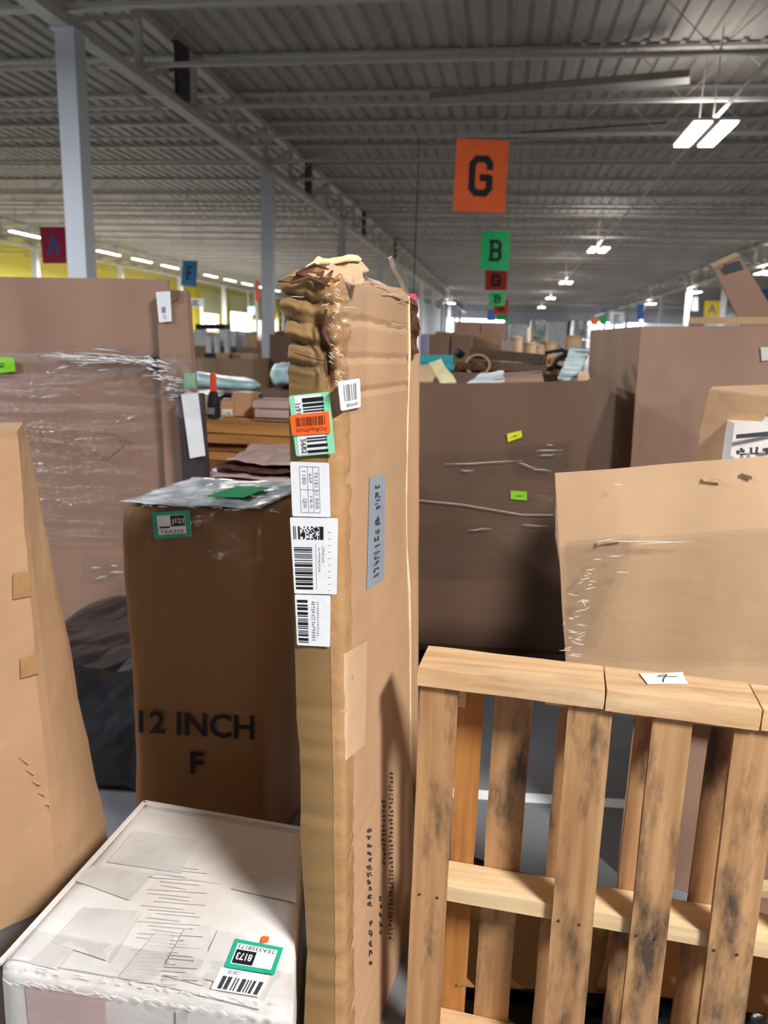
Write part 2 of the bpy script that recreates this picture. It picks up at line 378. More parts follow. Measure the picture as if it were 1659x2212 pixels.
# truss girders along the hall, over the column rows
GX = [-22.0, -5.62, 10.8]
def girder(x):
    t = thing('roof_girder', 'x', 'beam', (x, 0, 0)); del t['label']; del t['category']; t['kind'] = 'structure'
    MB().box(x-.11, x+.11, Y0, Y1, 5.30, 5.42).build('bottom_chord', 'joist_paint', t)
    MB().box(x-.09, x+.09, Y0, Y1, 6.16, 6.28).build('top_chord', 'joist_paint', t)
    y = 5.65-16.4
    k = 0
    while y < Y1-3:
        if y > Y0:
            MB().box(x-.05, x+.05, y-.05, y+.05, 5.42, 6.16).build('web_post', 'joist_paint', t)
            MB().bar((x, y+.1, 5.42), (x, y+2.0, 6.16), .06, .06).build('web_brace', 'joist_paint', t)
        y += 2.05*1
    return t
for x in GX: girder(x)
# dark blocked bays between joist ends, beside the nearer girder
for k, yy in enumerate((13.0, 21.2, 29.4, 37.6)):
    struct('joist_block', MB().box(-5.5, -5.42, yy-.22, yy+.22, 5.42, 6.2), 'dark_steel')
# columns
for gx in GX:
    k = 0; y = 9.9
    while y < Y1-4:
        t = MB().box(gx-.085, gx+.085, y-.13, y-.118, 0.02, 5.3)
        t.box(gx-.085, gx+.085, y+.118, y+.13, 0.02, 5.3).box(gx-.006, gx+.006, y-.118, y+.118, .02, 5.3)
        b = thing('steel_column', 'x', 'column', (gx, y, 0)); del b['label']; del b['category']; b['kind'] = 'structure'
        # boxed (tube) section with cap and base plates
        MB().box(gx-.13, gx+.13, y-.13, y+.13, .02, 5.28).build('shaft', 'steel_white', b)
        MB().box(gx-.2, gx+.2, y-.2, y+.2, 0, .02).build('base_plate', 'steel_white', b)
        MB().box(gx-.16, gx+.16, y-.2, y+.2, 5.28, 5.30).build('cap_plate', 'steel_white', b)
        y += 8.25
# pipe that runs beside the girder and turns left
P1 = atz(190, 140, 5.15); P2 = atz(355, 243, 5.15); P3 = atz(0, 250, 5.15)
tag(MB().tube([P1, P2, P3, P3+Vector((-3, .1, 0))], .035, 8).build('ceiling_pipe', 'pipe_white'), 'pale pipe under the roof beam that turns left beside the nearest white column', 'pipe')
# conduit carrying the row of lamps
tag(MB().tube([(3.02, 2, 5.25), (3.02, 60, 5.25), (3.02, 100, 5.25)], .03, 6).build('lamp_conduit', 'pipe_white'), 'long pale conduit above the right-hand row of ceiling lamps', 'conduit')
# slanting grey ducts under the deck
for (a, b, w, lb) in (((935, 213), (1490, 166), .34, 'wide slanting grey duct under the roof, above the orange G sign'),
                      ((985, 306), (1440, 276), .22, 'narrow slanting dark duct just behind the top of the orange G sign')):
    A = atz(*a, 5.72); B = atz(*b, 5.72); t = thing('roof_duct', lb, 'duct', (A+B)/2)
    MB().bar(A, B, w, .10).build('duct_casing', 'duct_grey', t)
    d = (B-A).normalized()*.02
    MB().bar(A+Vector((0, w*.3, .075)), B+Vector((0, w*.3, .075)), w*.7, .05).build('hanger_rail', 'dark_steel', t)
# walls
struct('wall_back', MB().box(X0-.3, X1+.3, Y0-.3, Y0, 0, ZC+.3), 'plain_grey')
struct('wall_right', MB().box(X1, X1+.3, Y0, Y1, 0, ZC+.3), 'pale_wall')
m = MB(); xq = X0-.3
for a, b in ((-8, -.5), (8, 20)): m.box(xq, a, Y1, Y1+.3, 0, ZC+.3); m.box(a, b, Y1, Y1+.3, 4.6, ZC+.3); xq = b
m.box(xq, X1+.3, Y1, Y1+.3, 0, ZC+.3); struct('wall_far', m, 'pale_wall')
for k, (a, b) in enumerate(((-8, -.5), (8, 20))):  # far windows added, mostly hidden, so daylight brightens the far end
    t = thing('window_%d' % (k+6), 'x', 'w', (a, Y1, 0)); del t['label']; del t['category']; t['kind'] = 'structure'
    MB().box(a, b, Y1+.15, Y1+.16, 0, 4.6).build('pane', 'window_glass', t)
    for q in range(5): xx = a+(b-a)*q/4; MB().box(xx-.04, xx+.04, Y1+.1, Y1+.2, 0, 4.6).build('mullion', 'sign_white', t)
# left wall: yellow, pilasters, window openings with panes and daylight beyond
def lw(px): w = ray(px, 700); return (X0/w.x*w.y)
wins = [(lw(434), lw(474), 1.9, 4.6, 0), (lw(497), lw(546), .9, 3.8, 1), (lw(549), lw(566), .9, 3.2, 1), (lw(579), lw(640), .9, 3.4, 2)]
m = MB(); yprev = Y0
for (a, b, z0, z1, k) in wins:
    m.box(X0-.3, X0, yprev, a, 0, ZC+.3); m.box(X0-.3, X0, a, b, 0, z0); m.box(X0-.3, X0, a, b, z1, ZC+.3); yprev = b
m.box(X0-.3, X0, yprev, Y1, 0, ZC+.3); struct('wall_left', m, 'yellow_wall')
for k, (a, b, z0, z1, st) in enumerate(wins):
    t = thing('window_%d' % (k+1), 'x', 'w', (X0, a, z0)); del t['label']; del t['category']; t['kind'] = 'structure'
    MB().box(X0-.16, X0-.15, a, b, z0, z1).build('pane', 'window_glass', t)
    for q in range(4):
        yy = a+(b-a)*q/3; MB().box(X0-.2, X0-.1, yy-.04, yy+.04, z0, z1).build('mullion', 'sign_white', t)
    MB().box(X0-.2, X0-.1, a, b, (z0+z1)/2-.04, (z0+z1)/2+.04).build('mullion', 'sign_white', t)
for k, px in enumerate((420, 487, 600, 620)):
    yy = lw(px); struct('trim_%d' % (k+2), MB().box(X0, X0+.35, yy-.5, yy+.5, 0, 5.4), 'yellow_wall')
struct('trim_8', MB().box(X0, X0+.06, lw(437), lw(483), 3.4, 5.3), 'cream_wall')
struct('trim_9', MB().box(X0, X0+.06, lw(492), lw(550), 3.9, 5.3), 'cream_wall')
# white hanging-strip partition beyond the tall carton, with a bright opening in its foot
xp = -8.4
mP = thing('strip_partition', 'tall white partition of hanging vertical strips behind the tall carton', 'partition', (xp, 75, 0))
for k in range(30):
    yy = 58+k*1.5; MB().box(xp+(.04 if k % 2 else 0), xp+.05+(.04 if k % 2 else 0), yy, yy+1.48, 2.3, 5.3).build('strip', 'foam_white', mP)
MB().box(xp-.05, xp+.12, 58, 103, 5.3, 5.4).build('head_rail', 'sign_white', mP)
for k in range(6):
    yy = 58+k*9-.02; MB().box(xp, xp+.1, yy, yy+.12, 0, 2.3).build('post', 'sign_white', mP)
MB().box(xp-.02, xp-.01, 58, 103, 0.0, 2.29).build('lower_panel', 'foam_white', mP)
ex = at(893, 641, 20); t = thing('exit_light', 'small glowing red light just right of the tall carton', 'light', ex)
MB().soft([ex+Vector(p) for p in ((-.06, -.04, -.06), (.06, -.04, -.06), (.06, .04, -.06), (-.06, .04, -.06), (-.06, -.04, .06), (.06, -.04, .06), (.06, .04, .06), (-.06, .04, .06))], (2, 2, 2), 0, 1, 0, .012).build('lens', 'red_glow', t)
MB().tube([ex+Vector((0, .0, .06)), Vector((ex.x, ex.y, ZC))], .012, 6).build('hanger', 'dark_steel', t)
# ------------------------------------------------------------------ high-bay lamps (fixture builder holds its own light)
def fixture(x, y, z=5.05, label='', group=None, power=None, color=(1, .98, .955)):
    t = thing('ceiling_light', label, 'light', (x, y, z), group)
    MB().box(x-.33, x+.33, y-.75, y+.75, z+.02, z+.06).build('housing', 'foam_white', t)
    for s in (-1, 1):
        MB().box(x+s*.19-.12, x+s*.19+.12, y-.73, y+.73, z-.012, z+.019).build('tube_panel', 'lamp_glow', t)
    MB().box(x-.05, x+.05, y-.73, y+.73, z, z+.02).build('centre_spine', 'duct_grey', t)
    MB().tube([(x, y-.5, z+.06), (x, y-.5, ZC)], .012, 6).build('hanger', 'pipe_white', t)
    MB().tube([(x, y+.5, z+.06), (x, y+.5, ZC)], .012, 6).build('hanger', 'pipe_white', t)
    if power:
        L = bpy.data.lights.new('lamp', 'AREA'); L.shape = 'RECTANGLE'; L.size = .6; L.size_y = 1.4; L.energy = power; L.color = color
        lo = bpy.data.objects.new('lamp', L); C.objects.link(lo); lo.parent = t; lo.location = (0, 0, -.02)
        U = bpy.data.lights.new('lamp_uplight', 'AREA'); U.shape = 'RECTANGLE'; U.size = .5; U.size_y = 1.3; U.energy = min(power, LAMP)*.12; U.color = color
        uo = bpy.data.objects.new('lamp_uplight', U); C.objects.link(uo); uo.parent = t; uo.location = (0, 0, .065); uo.rotation_euler = (math.pi, 0, 0)
    return t
rowl = ['nearest and largest lit ceiling lamp, two bright panels, right of the orange G sign', 'second lit ceiling lamp of the row, right of the green B sign',
        'third lit ceiling lamp of the row, lower right of the green B sign', 'small fourth lit ceiling lamp of the row above the far boxes', 'tiny fifth lit ceiling lamp at the far end of the row']
for k, yy in enumerate((13.8, 29.5, 45, 60.5, 76)): fixture(3.0 if k else 2.88, yy, 5.0, rowl[k], None, LAMP*(1.3, 2.4, 3, 3, 3)[k])
for yy in (-1.6,): fixture(3.0, yy, 5.0, 'ceiling lamp of the same row overhead behind the viewpoint', None, LAMP*3.6)
r2 = ['lit ceiling lamp cut by the right edge of the photo', 'lit ceiling lamp above the yellow sign on the right', 'small lit ceiling lamp above the blue sign at right']
for k, yy in enumerate((37.2, 50.7, 65.2)): fixture(11.0, yy, 5.0, r2[k], None, LAMP*2.5)
fixture(-5.2, 72, 5.0, 'tiny lit ceiling lamp above the white partition', None, LAMP*4)
for x, y, k, lb in ((-10.5, 4.5, 5, 'fill lamp added unseen outside the left edge'), (-6.2, .8, 1.9, 'fill lamp added unseen overhead left of the viewpoint'), (11, 21, 1, 'lamp outside the right edge, second'), (19, 16, .8, 'lamp outside the right edge, far aisle near'),  # two left lamps are added to brighten left-facing sides and the near column
                    (18.5, 30, 1, 'lamp outside the right edge, far aisle far'), (-19, 10, 1.4, 'lamp outside the left edge, by the yellow wall'), (-24, 20, 1.4, 'lamp outside the left edge, farther along the yellow wall')):
    fixture(x, y, 5.0, 'ceiling '+lb, 'lamps beyond the frame', LAMP*k, (.84, .92, 1) if x < -6 else (1, .98, .955))
# long strip lamps by the yellow wall
lefts = [27.2, 33.2, 36.4, 39.6, 45.3, 48.6, 51.9, 55.2, 58.5]
ll = ['nearest long strip lamp at the far left, beside the crimson sign', 'long strip lamp just right of the nearest white column', 'long strip lamp, second right of the nearest white column', 'long strip lamp just left of the blue sign',
      'long strip lamp just right of the blue sign', 'long strip lamp, second right of the blue sign', 'long strip lamp just left of the second white column', 'long strip lamp just right of the second white column', 'farthest long strip lamp, by the crumpled top of the tall carton']
for k, yy in enumerate(lefts):
    t = thing('strip_light', ll[k], 'light', (-17.55, yy, 5.0), 'strip lamps by the yellow wall')
    MB().box(-17.65, -17.45, yy-.95, yy+.95, 5.02, 5.07).build('housing', 'foam_white', t)
    MB().box(-17.63, -17.47, yy-.93, yy+.93, 4.985, 5.02).build('tube_panel', 'strip_glow', t)
    for s in (-.6, .6): MB().tube([(-17.55, yy+s, 5.07), (-17.55, yy+s, ZC)], .012, 6).build('hanger', 'pipe_white', t)
    L = bpy.data.lights.new('lamp', 'AREA'); L.shape = 'RECTANGLE'; L.size = .15; L.size_y = 1.8; L.energy = STRIP*2; L.color = (1, 1, .97)
    lo = bpy.data.objects.new('lamp', L); C.objects.link(lo); lo.parent = t; lo.location = (0, 0, -.03)
# ------------------------------------------------------------------ hanging letter signs
def letter(P, name, ch, parent, mat):
    m = MB(); W_ = .13
    if ch == 'G': segs = [(.78, .70, .78, .80), (.78, .80, .66, .92), (.66, .92, .36, .92), (.36, .92, .22, .80), (.22, .80, .22, .20), (.22, .20, .36, .08), (.36, .08, .66, .08), (.66, .08, .78, .20), (.78, .20, .78, .46), (.78, .46, .52, .46)]
    elif ch == 'B': segs = [(.2, .92, .64, .92), (.64, .92, .78, .82), (.78, .82, .78, .60), (.78, .60, .68, .51), (.30, .51, .68, .51), (.68, .51, .8, .42), (.8, .42, .8, .18), (.8, .18, .66, .08), (.66, .08, .2, .08), (.30, .92, .30, .08)]
    elif ch == 'F': segs = [(.25, .92, .8, .92), (.3, .92, .3, .06), (.3, .52, .68, .52)]
    elif ch == 'A': segs = [(.18, .06, .5, .94), (.82, .06, .5, .94), (.32, .36, .68, .36)]
    elif ch == 'E': segs = [(.25, .92, .8, .92), (.3, .92, .3, .06), (.3, .52, .68, .52), (.25, .08, .8, .08)]
    else: segs = []
    for k, (a, b, c, d) in enumerate(segs):
        u0, v0, u1, v1 = .2+.6*a, .22+.56*b, .2+.6*c, .22+.56*d
        A = P.p(u0, v0, .006+.0002*k); B = P.p(u1, v1, .006+.0002*k); e = (B-A).normalized(); s = P.n.cross(e)*W_/2*(P.c[1]-P.c[0]).length*.95; e = e*W_/2*(P.c[1]-P.c[0]).length*.5
        m.add([A-e-s, B+e-s, B+e+s, A-e+s], [(0, 1, 2, 3)])
    return m.build(name, mat, parent)
def sign(px4, Y, mat, ch, label, ink='ink', tilt=0, group=None):
    """px4: bottom-left, bottom-right, top-right, top-left"""
    c = [at(x, y, Y) for x, y in px4]; t = thing('letter_sign', label, 'sign', (c[0]+c[1])/2, group)
    P = Pl(c); b = P.slab('sign_board', mat, t, 0, .004)
    if ch: letter(P, 'lettering', ch, b, ink)
    m = MB()
    for q in (c[2], c[3]): m.tube([q*.97+c[2]*.015+c[3]*.015, Vector((q.x, q.y, ZC))], .004, 4)
    m.build('hanging_cord', 'ink_grey', t)
    return t
sign([(978, 455), (1090, 461), (1100, 304), (987, 299)], 9, 'sign_orange', 'G', 'large orange hanging sign with a black letter G')
sign([(1037, 581), (1098, 585), (1102, 500), (1041, 498)], 16.2, 'sign_green', 'B', 'green hanging sign with a black letter B under the orange sign')
sign([(1048, 627), (1094, 627), (1096, 585), (1048, 584)], 24, 'sign_red', 'G', 'red hanging sign right below the green B sign')
sign([(1056, 661), (1090, 661), (1091, 630), (1057, 630)], 33, 'sign_green', 'B', 'small green hanging sign below the red one')
sign([(1066, 678), (1097, 678), (1098, 648), (1067, 648)], 44, 'sign_red', 'G', 'tiny red hanging sign behind the small green one')
sign([(1072, 692), (1096, 692), (1097, 672), (1073, 672)], 54, 'sign_green', None, 'tiny lowest green hanging sign above the far boxes')
sign([(1052, 693), (1070, 693), (1071, 668), (1053, 668)], 50, 'sign_royal', None, 'tiny blue hanging sign left of the lowest green sign')
sign([(93, 569), (144, 569), (142, 490), (85, 490)], 18, 'sign_crimson', 'A', 'crimson hanging sign with a dark letter, left of the nearest white column', 'sign_royal')
sign([(391, 617), (424, 619), (427, 563), (395, 562)], 28, 'sign_blue', 'F', 'blue hanging sign with a dark letter over the left gaylord box')
sign([(552, 650), (560, 650), (560, 605), (553, 605)], 36, 'sign_red', None, 'narrow red sign seen edge-on beside the second column')
sign([(536, 679), (550, 679), (550, 663), (536, 663)], 50, 'sign_sky', None, 'small sky-blue sign in front of the yellow wall')
sign([(402, 664), (441, 664), (440, 645), (402, 645)], 30, 'sign_white', 'E', 'small pale hanging sign at the right of the left gaylord box', 'ink_grey')
sign([(1520, 684), (1553, 684), (1556, 650), (1523, 650)], 32, 'sign_yellow', 'A', 'yellow hanging sign left of the slanting carton', 'ink_grey')
sign([(1376, 690), (1391, 690), (1391, 658), (1377, 658)], 40, 'sign_royal', None, 'small blue hanging sign above the right gaylord box')
sign([(1642, 655), (1662, 655), (1664, 625), (1644, 625)], 30, 'sign_royal', None, 'blue hanging sign at the right edge of the photo')
sign([(1276, 703), (1292, 703), (1292, 688), (1276, 688)], 52, 'sign_orange', None, 'tiny orange sign above the left corner of the right gaylord box')
sign([(1296, 701), (1310, 701), (1310, 682), (1296, 682)], 52, 'sign_green', None, 'tiny green sign above the right gaylord box')
sign([(1492, 672), (1508, 672), (1508, 641), (1494, 641)], 40, 'sign_white', None, 'small white hanging sign left of the yellow sign')
sign([(1316, 702), (1348, 702), (1348, 674), (1317, 674)], 45, 'sign_white', 'E', 'pale white sign left of the small blue sign at right', 'ink_grey')

# ================================================================== NEAR OBJECTS
def glint_wrinkles(parent, fn, segs=(), region=None, n=0, ln=20, seed=1, r_=.0012, slope=0., name='glint_wrinkle'):
    """folds of stretched film, near-white to imitate glints: thin glossy ridges"""
    rr = random.Random(seed); L = list(segs)
    if region:
        (xa, ya), (xb, yb), half = region
        for k in range(n):
            t = rr.random(); cx = xa+(xb-xa)*t+rr.uniform(-half, half); cy = ya+(yb-ya)*t+rr.uniform(-half*.3, half*.3); h = ln*rr.uniform(.3, 1)/2; sl = slope+rr.uniform(-.35, .35)
            L.append(((cx-h, cy-h*sl), (cx+h, cy+h*sl)))
    m = MB()
    for (a, b) in L:
        pts = [fn(a[0]+(b[0]-a[0])*t, a[1]+(b[1]-a[1])*t+2*math.sin(t*3.1)*rr.uniform(-1, 1)) for t in (0, .33, .66, 1)]
        m.tube(pts, [r_*.25, r_, r_*.8, r_*.2], 5)
    return m.build(name, 'film_glint', parent, 'stuff', smooth=True)
# ---- tall narrow crumpled carton -------------------------------------------------
LE = [(300, 612), (560, 616), (600, 614), (622, 610), (650, 608), (690, 614), (730, 621), (760, 625), (790, 624), (850, 624), (1000, 627), (1200, 632), (1390, 637), (1550, 641), (1620, 648), (1700, 650), (1800, 649), (1900, 655), (2050, 664), (2130, 660), (2212, 657), (2500, 659)]
CE = [(300, 736), (600, 736), (800, 737), (1000, 739), (1400, 743), (1700, 747), (2212, 749), (2500, 750)]
BE = [(300, 884), (640, 884), (900, 881), (1100, 879), (1400, 886), (1700, 891), (2212, 896), (2500, 898)]
def interp(T, y):
    for (a, b), (c, d) in zip(T, T[1:]):
        if y <= c: return b+(d-b)*(y-a)/(c-a)
    return T[-1][1]
YF, YB = 1.35, 1.97
def prow(T, Y, z):
    """world x of an outline at height z on depth Y"""
    # find pixel row by bisection
    lo, hi = 100, 2900
    for _ in range(30):
        mid = (lo+hi)/2
        if at(interp(T, mid), mid, Y).z > z: lo = mid
        else: hi = mid
    return at(interp(T, lo), lo, Y).x
ztopF = at(735, 598, YF).z; zbk = at(884, 640, YB).z
hero = thing('tall_narrow_carton', 'tall narrow crumpled cardboard carton with a crushed top, stickers down its front', 'box', (-.3, 1.65, 0))
NZ = 150
rr = random.Random(4)
folds = sorted([rr.uniform(.05, 1.8) for _ in range(34)])
def ridge(z, s):        # sharp horizontal creases on the taped narrow side
    d = 0
    for k, f in enumerate(folds):
        t = (z-f-s*.006*math.sin(k*2.1))/.012
        if abs(t) < 1.6: d += (1-abs(t)/1.6)*(.0022 if k % 3 else -.003)
    return d
def crush(z): return max(0., min(1., (z-1.605)/.09))
H_COLS = []
m = MB(); rows = []
ZL = [1.52*i/140 for i in range(140)]+[1.52+(ztopF-1.52)*i/100 for i in range(101)]; NZ = len(ZL)-1
def zi(z): return min(range(len(ZL)), key=lambda i: abs(ZL[i]-z))
for i in range(NZ+1):
    z = ZL[i]; k = crush(z)
    xl = prow(LE, YF, z); xc = prow(CE, YF, z); xb = prow(BE, YB, min(z, zbk))
    xc -= .0
    ring = []
    # left side (hidden), front, rounded corner, right side, back
    for t in (0, .5): ring.append(('l', Vector((xl+.055-.055*t, YB-(YB-YF)*t, z)), 0))
    for a in range(13):
        t = a/12; x = xl+(xc-.012-xl)*t
        bow = .006*math.sin(math.pi*t)
        ring.append(('f', Vector((x, YF-bow, z)), 1))
    ring.append(('f', Vector((xc-.003, YF+.004, z)), .6))
    for a in range(15):
        t = a/14; ring.append(('s', Vector((xc+(xb-xc)*t, YF+.012+(YB-YF-.012)*t, z)), .25 if t > .12 else .7))
    ring.append(('b', Vector((xb-.05, YB, z)), 0))
    r = []
    for j, (tp, p, wgt) in enumerate(ring):
        q = p.copy(); s = j*.13
        nn = noise.noise(Vector((q.x*9, q.y*5, q.z*9))); n2 = noise.noise(Vector((q.x*7+9, q.y*4, q.z*26)))
        if tp == 'f':
            q.y -= ridge(z, s)*(1+.5*nn)+n2*.0015
            if k: # accordion buckles
                w = math.sin(z*78+nn*1.3+j*.07); w2 = 1-abs(w)**.55; q.y += k*(.015*w2-.007+.0022*math.sin(z*260+nn*5+j*.3))*(1.2 if j < 10 else .7)+k*n2*.002; q.x += k*(.007*w2 if j < 4 else 0)+k*.004*nn*(j < 4)
                if 9 <= j <= 13 and 1.60 < z < 1.76: q.y += .03*math.exp(-((z-1.68+(j-11)*.02)/.04)**2)*(1 if j in (10, 11, 12) else .4)
        elif tp == 's':
            q.x += n2*.0012+nn*.0015
            for zz in (1.735, 1.665, 1.60): 
                d = (z-zz+.02*(q.y-YF))/.006
                if abs(d) < 2: q.x -= (1-abs(d)/2)*.004
            if j < 18: q.x += k*.006*n2
        r.append(q)
    rows.append(r)
nc = len(rows[0])
# squash the top surface: front crest leans, back slopes down
for i, r in enumerate(rows):
    for j, q in enumerate(r):
        t = max(0, min(1, (q.y-YF)/(YB-YF)))
        if q.z > 1.6: q.z += (q.z-1.6)/(ztopF-1.6)*((zbk-ztopF)*t+.012*noise.noise(Vector((j*.7, 3, 1))))
vs = [q for r in rows for q in r]; fs = []; HV = vs; HF = fs
for i in range(NZ):
    for j in range(nc):
        a = i*nc+j; b = i*nc+(j+1) % nc; fs.append((a, b, b+nc, a+nc))
m.add(vs, fs)
top = rows[-1]; ctr = sum(top, Vector())/nc+Vector((0, 0, .012))
m.add(top+[ctr], [(j, (j+1) % nc, nc) for j in range(nc)])
m.add([rows[0][j] for j in range(nc)], [tuple(range(nc))[::-1]])
hb = m.build('body', 'kraft', hero)
# the narrow side and its corner are covered with brown tape (a skin of its own)
def skin(name, j0, j1, i0, i1, off, mat, nrm, jag=0):
    m = MB(); w = j1-j0+1
    vs = []
    for i in range(i0, i1+1):
        for j in range(j0, j1+1):
            q = rows[i][j]+Vector(nrm)*off
            if j == j1 and jag: q = q+Vector((jag*noise.noise(Vector((0, 5, i*.35))), jag*3*noise.noise(Vector((2, 1, i*.35))), 0))
            vs.append(q)
    fs = [(a*w+b, a*w+b+1, (a+1)*w+b+1, (a+1)*w+b) for a in range(i1-i0) for b in range(w-1)]
    return m.add(vs, fs).build(name, mat, hero, smooth=True)
skin('packing_tape', 2, 12, 0, NZ-1, .0009, 'kraft_olive', (0, -1, 0))
skin('packing_tape', 12, 17, 0, NZ-1, .0018, 'tape_tan', (.5, -.87, 0), .004)
skin('clear_tape', 9, 20, zi(1.56), NZ-1, .005, 'crumpled_film', (.5, -.87, 0), .01)
skin('clear_tape', 17, 29, zi(1.73), NZ-1, .003, 'crumpled_film', (1, -.1, 0), .0)
skin('clear_tape', 2, 12, zi(1.6), zi(1.7), .003, 'clear_tape', (0, -1, 0))
cfn = lambda x, y: at(x, y, YF-.016)
glint_wrinkles(hero, cfn, [((628, 640), (658, 641)), ((690, 662), (712, 655)), ((722, 640), (742, 648)), ((735, 664), (775, 666)), ((726, 700), (738, 716)), ((700, 640), (716, 634))], ((722, 620), (728, 830), 12), 34, 15, 3, .0007, .5)
sfn = lambda x, y: onplane(x, y, at(740, 640, YF+.012)+Vector((.004, 0, 0)), Vector((.62, -.045, 0)))
glint_wrinkles(hero, sfn, [((790, 598), (850, 622)), ((800, 606), (870, 632)), ((840, 634), (880, 642)), ((864, 650), (882, 654)), ((845, 698), (880, 702))], None, 0, 10, 1, .0009)
# dark split in the crushed corner
def H(px, py, off=0.): 
    p = at(px, py, YF-.012-off); return p
mm = MB()
for (a, b, c, w) in (((705, 668), (700, 720), (716, 755), 7), ((702, 760), (704, 795), (706, 815), 4), ((636, 762), (672, 773), (712, 782), 2.5), ((628, 612), (670, 600), (712, 618), 7), ((640, 590), (680, 572), (710, 582), 5)):
    pts = [H(*a, .012), H(*b, .012), H(*c, .012)]; mm.tube(pts, [w*.0003, w*.0007, w*.0003], 6)
mm.build('torn_split', 'rust_foam', hero)['kind'] = 'stuff'
# crushed flaps on the crown
for k, (pts, mt, am) in enumerate(([[(612, 612), (735, 606), (716, 578), (640, 584)], 'kraft_brown', .008], [[(700, 606), (790, 612), (790, 575), (712, 566)], 'kraft_light', .012],
                          [[(655, 580), (770, 568), (772, 556), (690, 562)], 'foam_cream', .008], [[(725, 612), (884, 652), (868, 628), (760, 590)], 'kraft', .008], [[(640, 598), (712, 608), (720, 590), (650, 585)], 'rust_foam', .01])):
    Ys = ([YF-.012, YF-.004, YF+.08, YF+.08], [YF, YF+.05, YF+.14, YF+.08], [YF+.04, YF+.1, YF+.14, YF+.08], [YF+.01, YF+.6, YF+.6, YF+.1], [YF-.016, YF-.016, YF+.03, YF+.03])[k]
    MB().sheet([at(x, y, Y) for (x, y), Y in zip(pts, Ys)], (9, 6), am, 22, k, .003).build('crushed_flap', mt, hero)
MB().sheet([at(838, 560, 1.8), at(845, 556, 1.8), at(886, 640, YB), at(878, 644, YB)], (3, 8), .003, 20, 9, .002).build('loose_tape_tail', 'tape_clear', hero)
MB().tube([at(598, 609, YF), at(606, 607, YF), at(614, 611, YF), at(625, 613, YF)], [.0006, .0022, .0012, .001], 6).build('twine_knot', 'rust_foam', hero)
# cream foam edge strand down the far corner
S1 = [(882, 640), (884, 760), (882, 860), (878, 960), (876, 1080), (878, 1180), (883, 1270), (886, 1400), (886, 1600), (890, 1800), (893, 2000), (896, 2212), (898, 2400)]
MB().tube([at(x, y, YB-.01) for x, y in S1], [.0035+.0012*math.sin(i*2.3) for i in range(len(S1))], 8).build('foam_edge_strand', 'foam_cream', hero)
fr = Vector((0, -1, 0)); PF = Vector((-.33, YF-.0125, 1))
sn = Vector((YB-YF, -(.045), 0)).normalized(); sn = Vector((sn.x, -abs(sn.y)*1, 0))
a_ = at(740, 1100, YF+.012); b_ = at(880, 1100, YB); dirs = (b_-a_); up_ = at(736, 700, YF+.012)-at(748, 2100, YF+.012)
sn = up_.cross(dirs).normalized(); 
if sn.x < 0: sn = -sn
PS = a_+sn*.0035
# --- front stickers
fp = lambda pts: pxpl(pts, PF, fr)
# mint barcode label (slightly tilted)
P = fp([(640, 986), (724, 979), (712, 846), (624, 855)]); L = P.slab('barcode_label', 'label_mint', hero, 0, .001, P.round(.06, .6)); L['label'] = 'mint-edged white barcode label'
Q = Pl([P.p(.06, .0), P.p(.80, .0), P.p(.80, 1), P.p(.12, 1)]); Q.slab('white_field', 'paper', L, .001, .0014, [(.02, .02), (.98, .02), (.98, .98), (.02, .98)])
m = MB(); P.bars(m, .32, .84, .04, .96, 40, False, .0022, 5); P.text(m, '1s91G', .14, .27, .60, .86, .0022, -90); P.text(m, '5682', .17, .30, .04, .28, .0022, -90); m.build('print', 'ink', L)
# orange label over it
P = fp([(632, 941), (715, 935), (711, 888), (627, 897)]); P = Pl([q+Vector((0, -.0025, 0)) for q in P.c]); L = P.slab('orange_label', 'label_orange', hero, 0, .001, P.round(.06, 1)); L['label'] = 'bright orange barcode label'
m = MB(); P.bars(m, .14, .92, .42, .84, 46, True, .0015, 8); P.text(m, 'IsXGgWbgOcy', .14, .92, .10, .36, .0015); m.build('print', 'ink_orange', L)
# white table label
P = fp([(632, 1115), (714, 1117), (711, 1000), (627, 997)]); L = P.slab('shipping_label', 'paper', hero, 0, .001, P.round(.04, .7))
m = MB()
for u in (.24, .44, .58, .74): P.rect(m, u-.005, u+.005, .08, .92)
for v in (.08, .5, .92): P.rect(m, .24, .74, v-.004, v+.004)
P.text(m, '1180', .30, .40, .60, .84, .0016, -90); P.text(m, '65F', .47, .55, .62, .80, .0016, -90); P.text(m, 'Y6181 S1 RRR', .61, .71, .14, .84, .0016, -90); P.text(m, 'GRW', .29, .40, .16, .34, .0016, -90); P.text(m, '18,0', .47, .55, .16, .38, .0016, -90)
m.build('print', 'ink_grey', L)
# big shipping label, wraps past the corner
P = fp([(637, 1281), (728, 1283), (731, 1119), (627, 1117)]); P = Pl([q+Vector((0, -.002, 0)) for q in P.c]); L = P.slab('shipping_label', 'paper', hero, 0, .001, P.round(.03, .5)); L['label'] = 'largest white shipping label, barcodes printed sideways'
m = MB(); P.bars(m, .05, .45, .06, .64, 52, False, .0016, 11); P.rect(m, .16, .20, .72, .89); P.rect(m, .06, .08, .72, .89); P.rect(m, .10, .115, .72, .89); P.rect(m, .62, .70, .72, .89); P.rect(m, .53, .535, .06, .66)
rq = random.Random(2)
for a in range(16):
    for b in range(9):
        if rq.random() < .5: P.rect(m, .21+.40*a/16, .21+.40*(a+1)/16, .72+.17*b/9, .72+.17*(b+1)/9)
m.build('print', 'ink', L); m = MB(); P.smudge(m, .58, .63, .30, .62, 12, 4); P.smudge(m, .66, .72, .42, .64, 8, 5)
for k in range(10): P.rect(m, .80, .86, .05+.085*k, .055+.085*k)
m.build('fine_print', 'ink_grey', L)
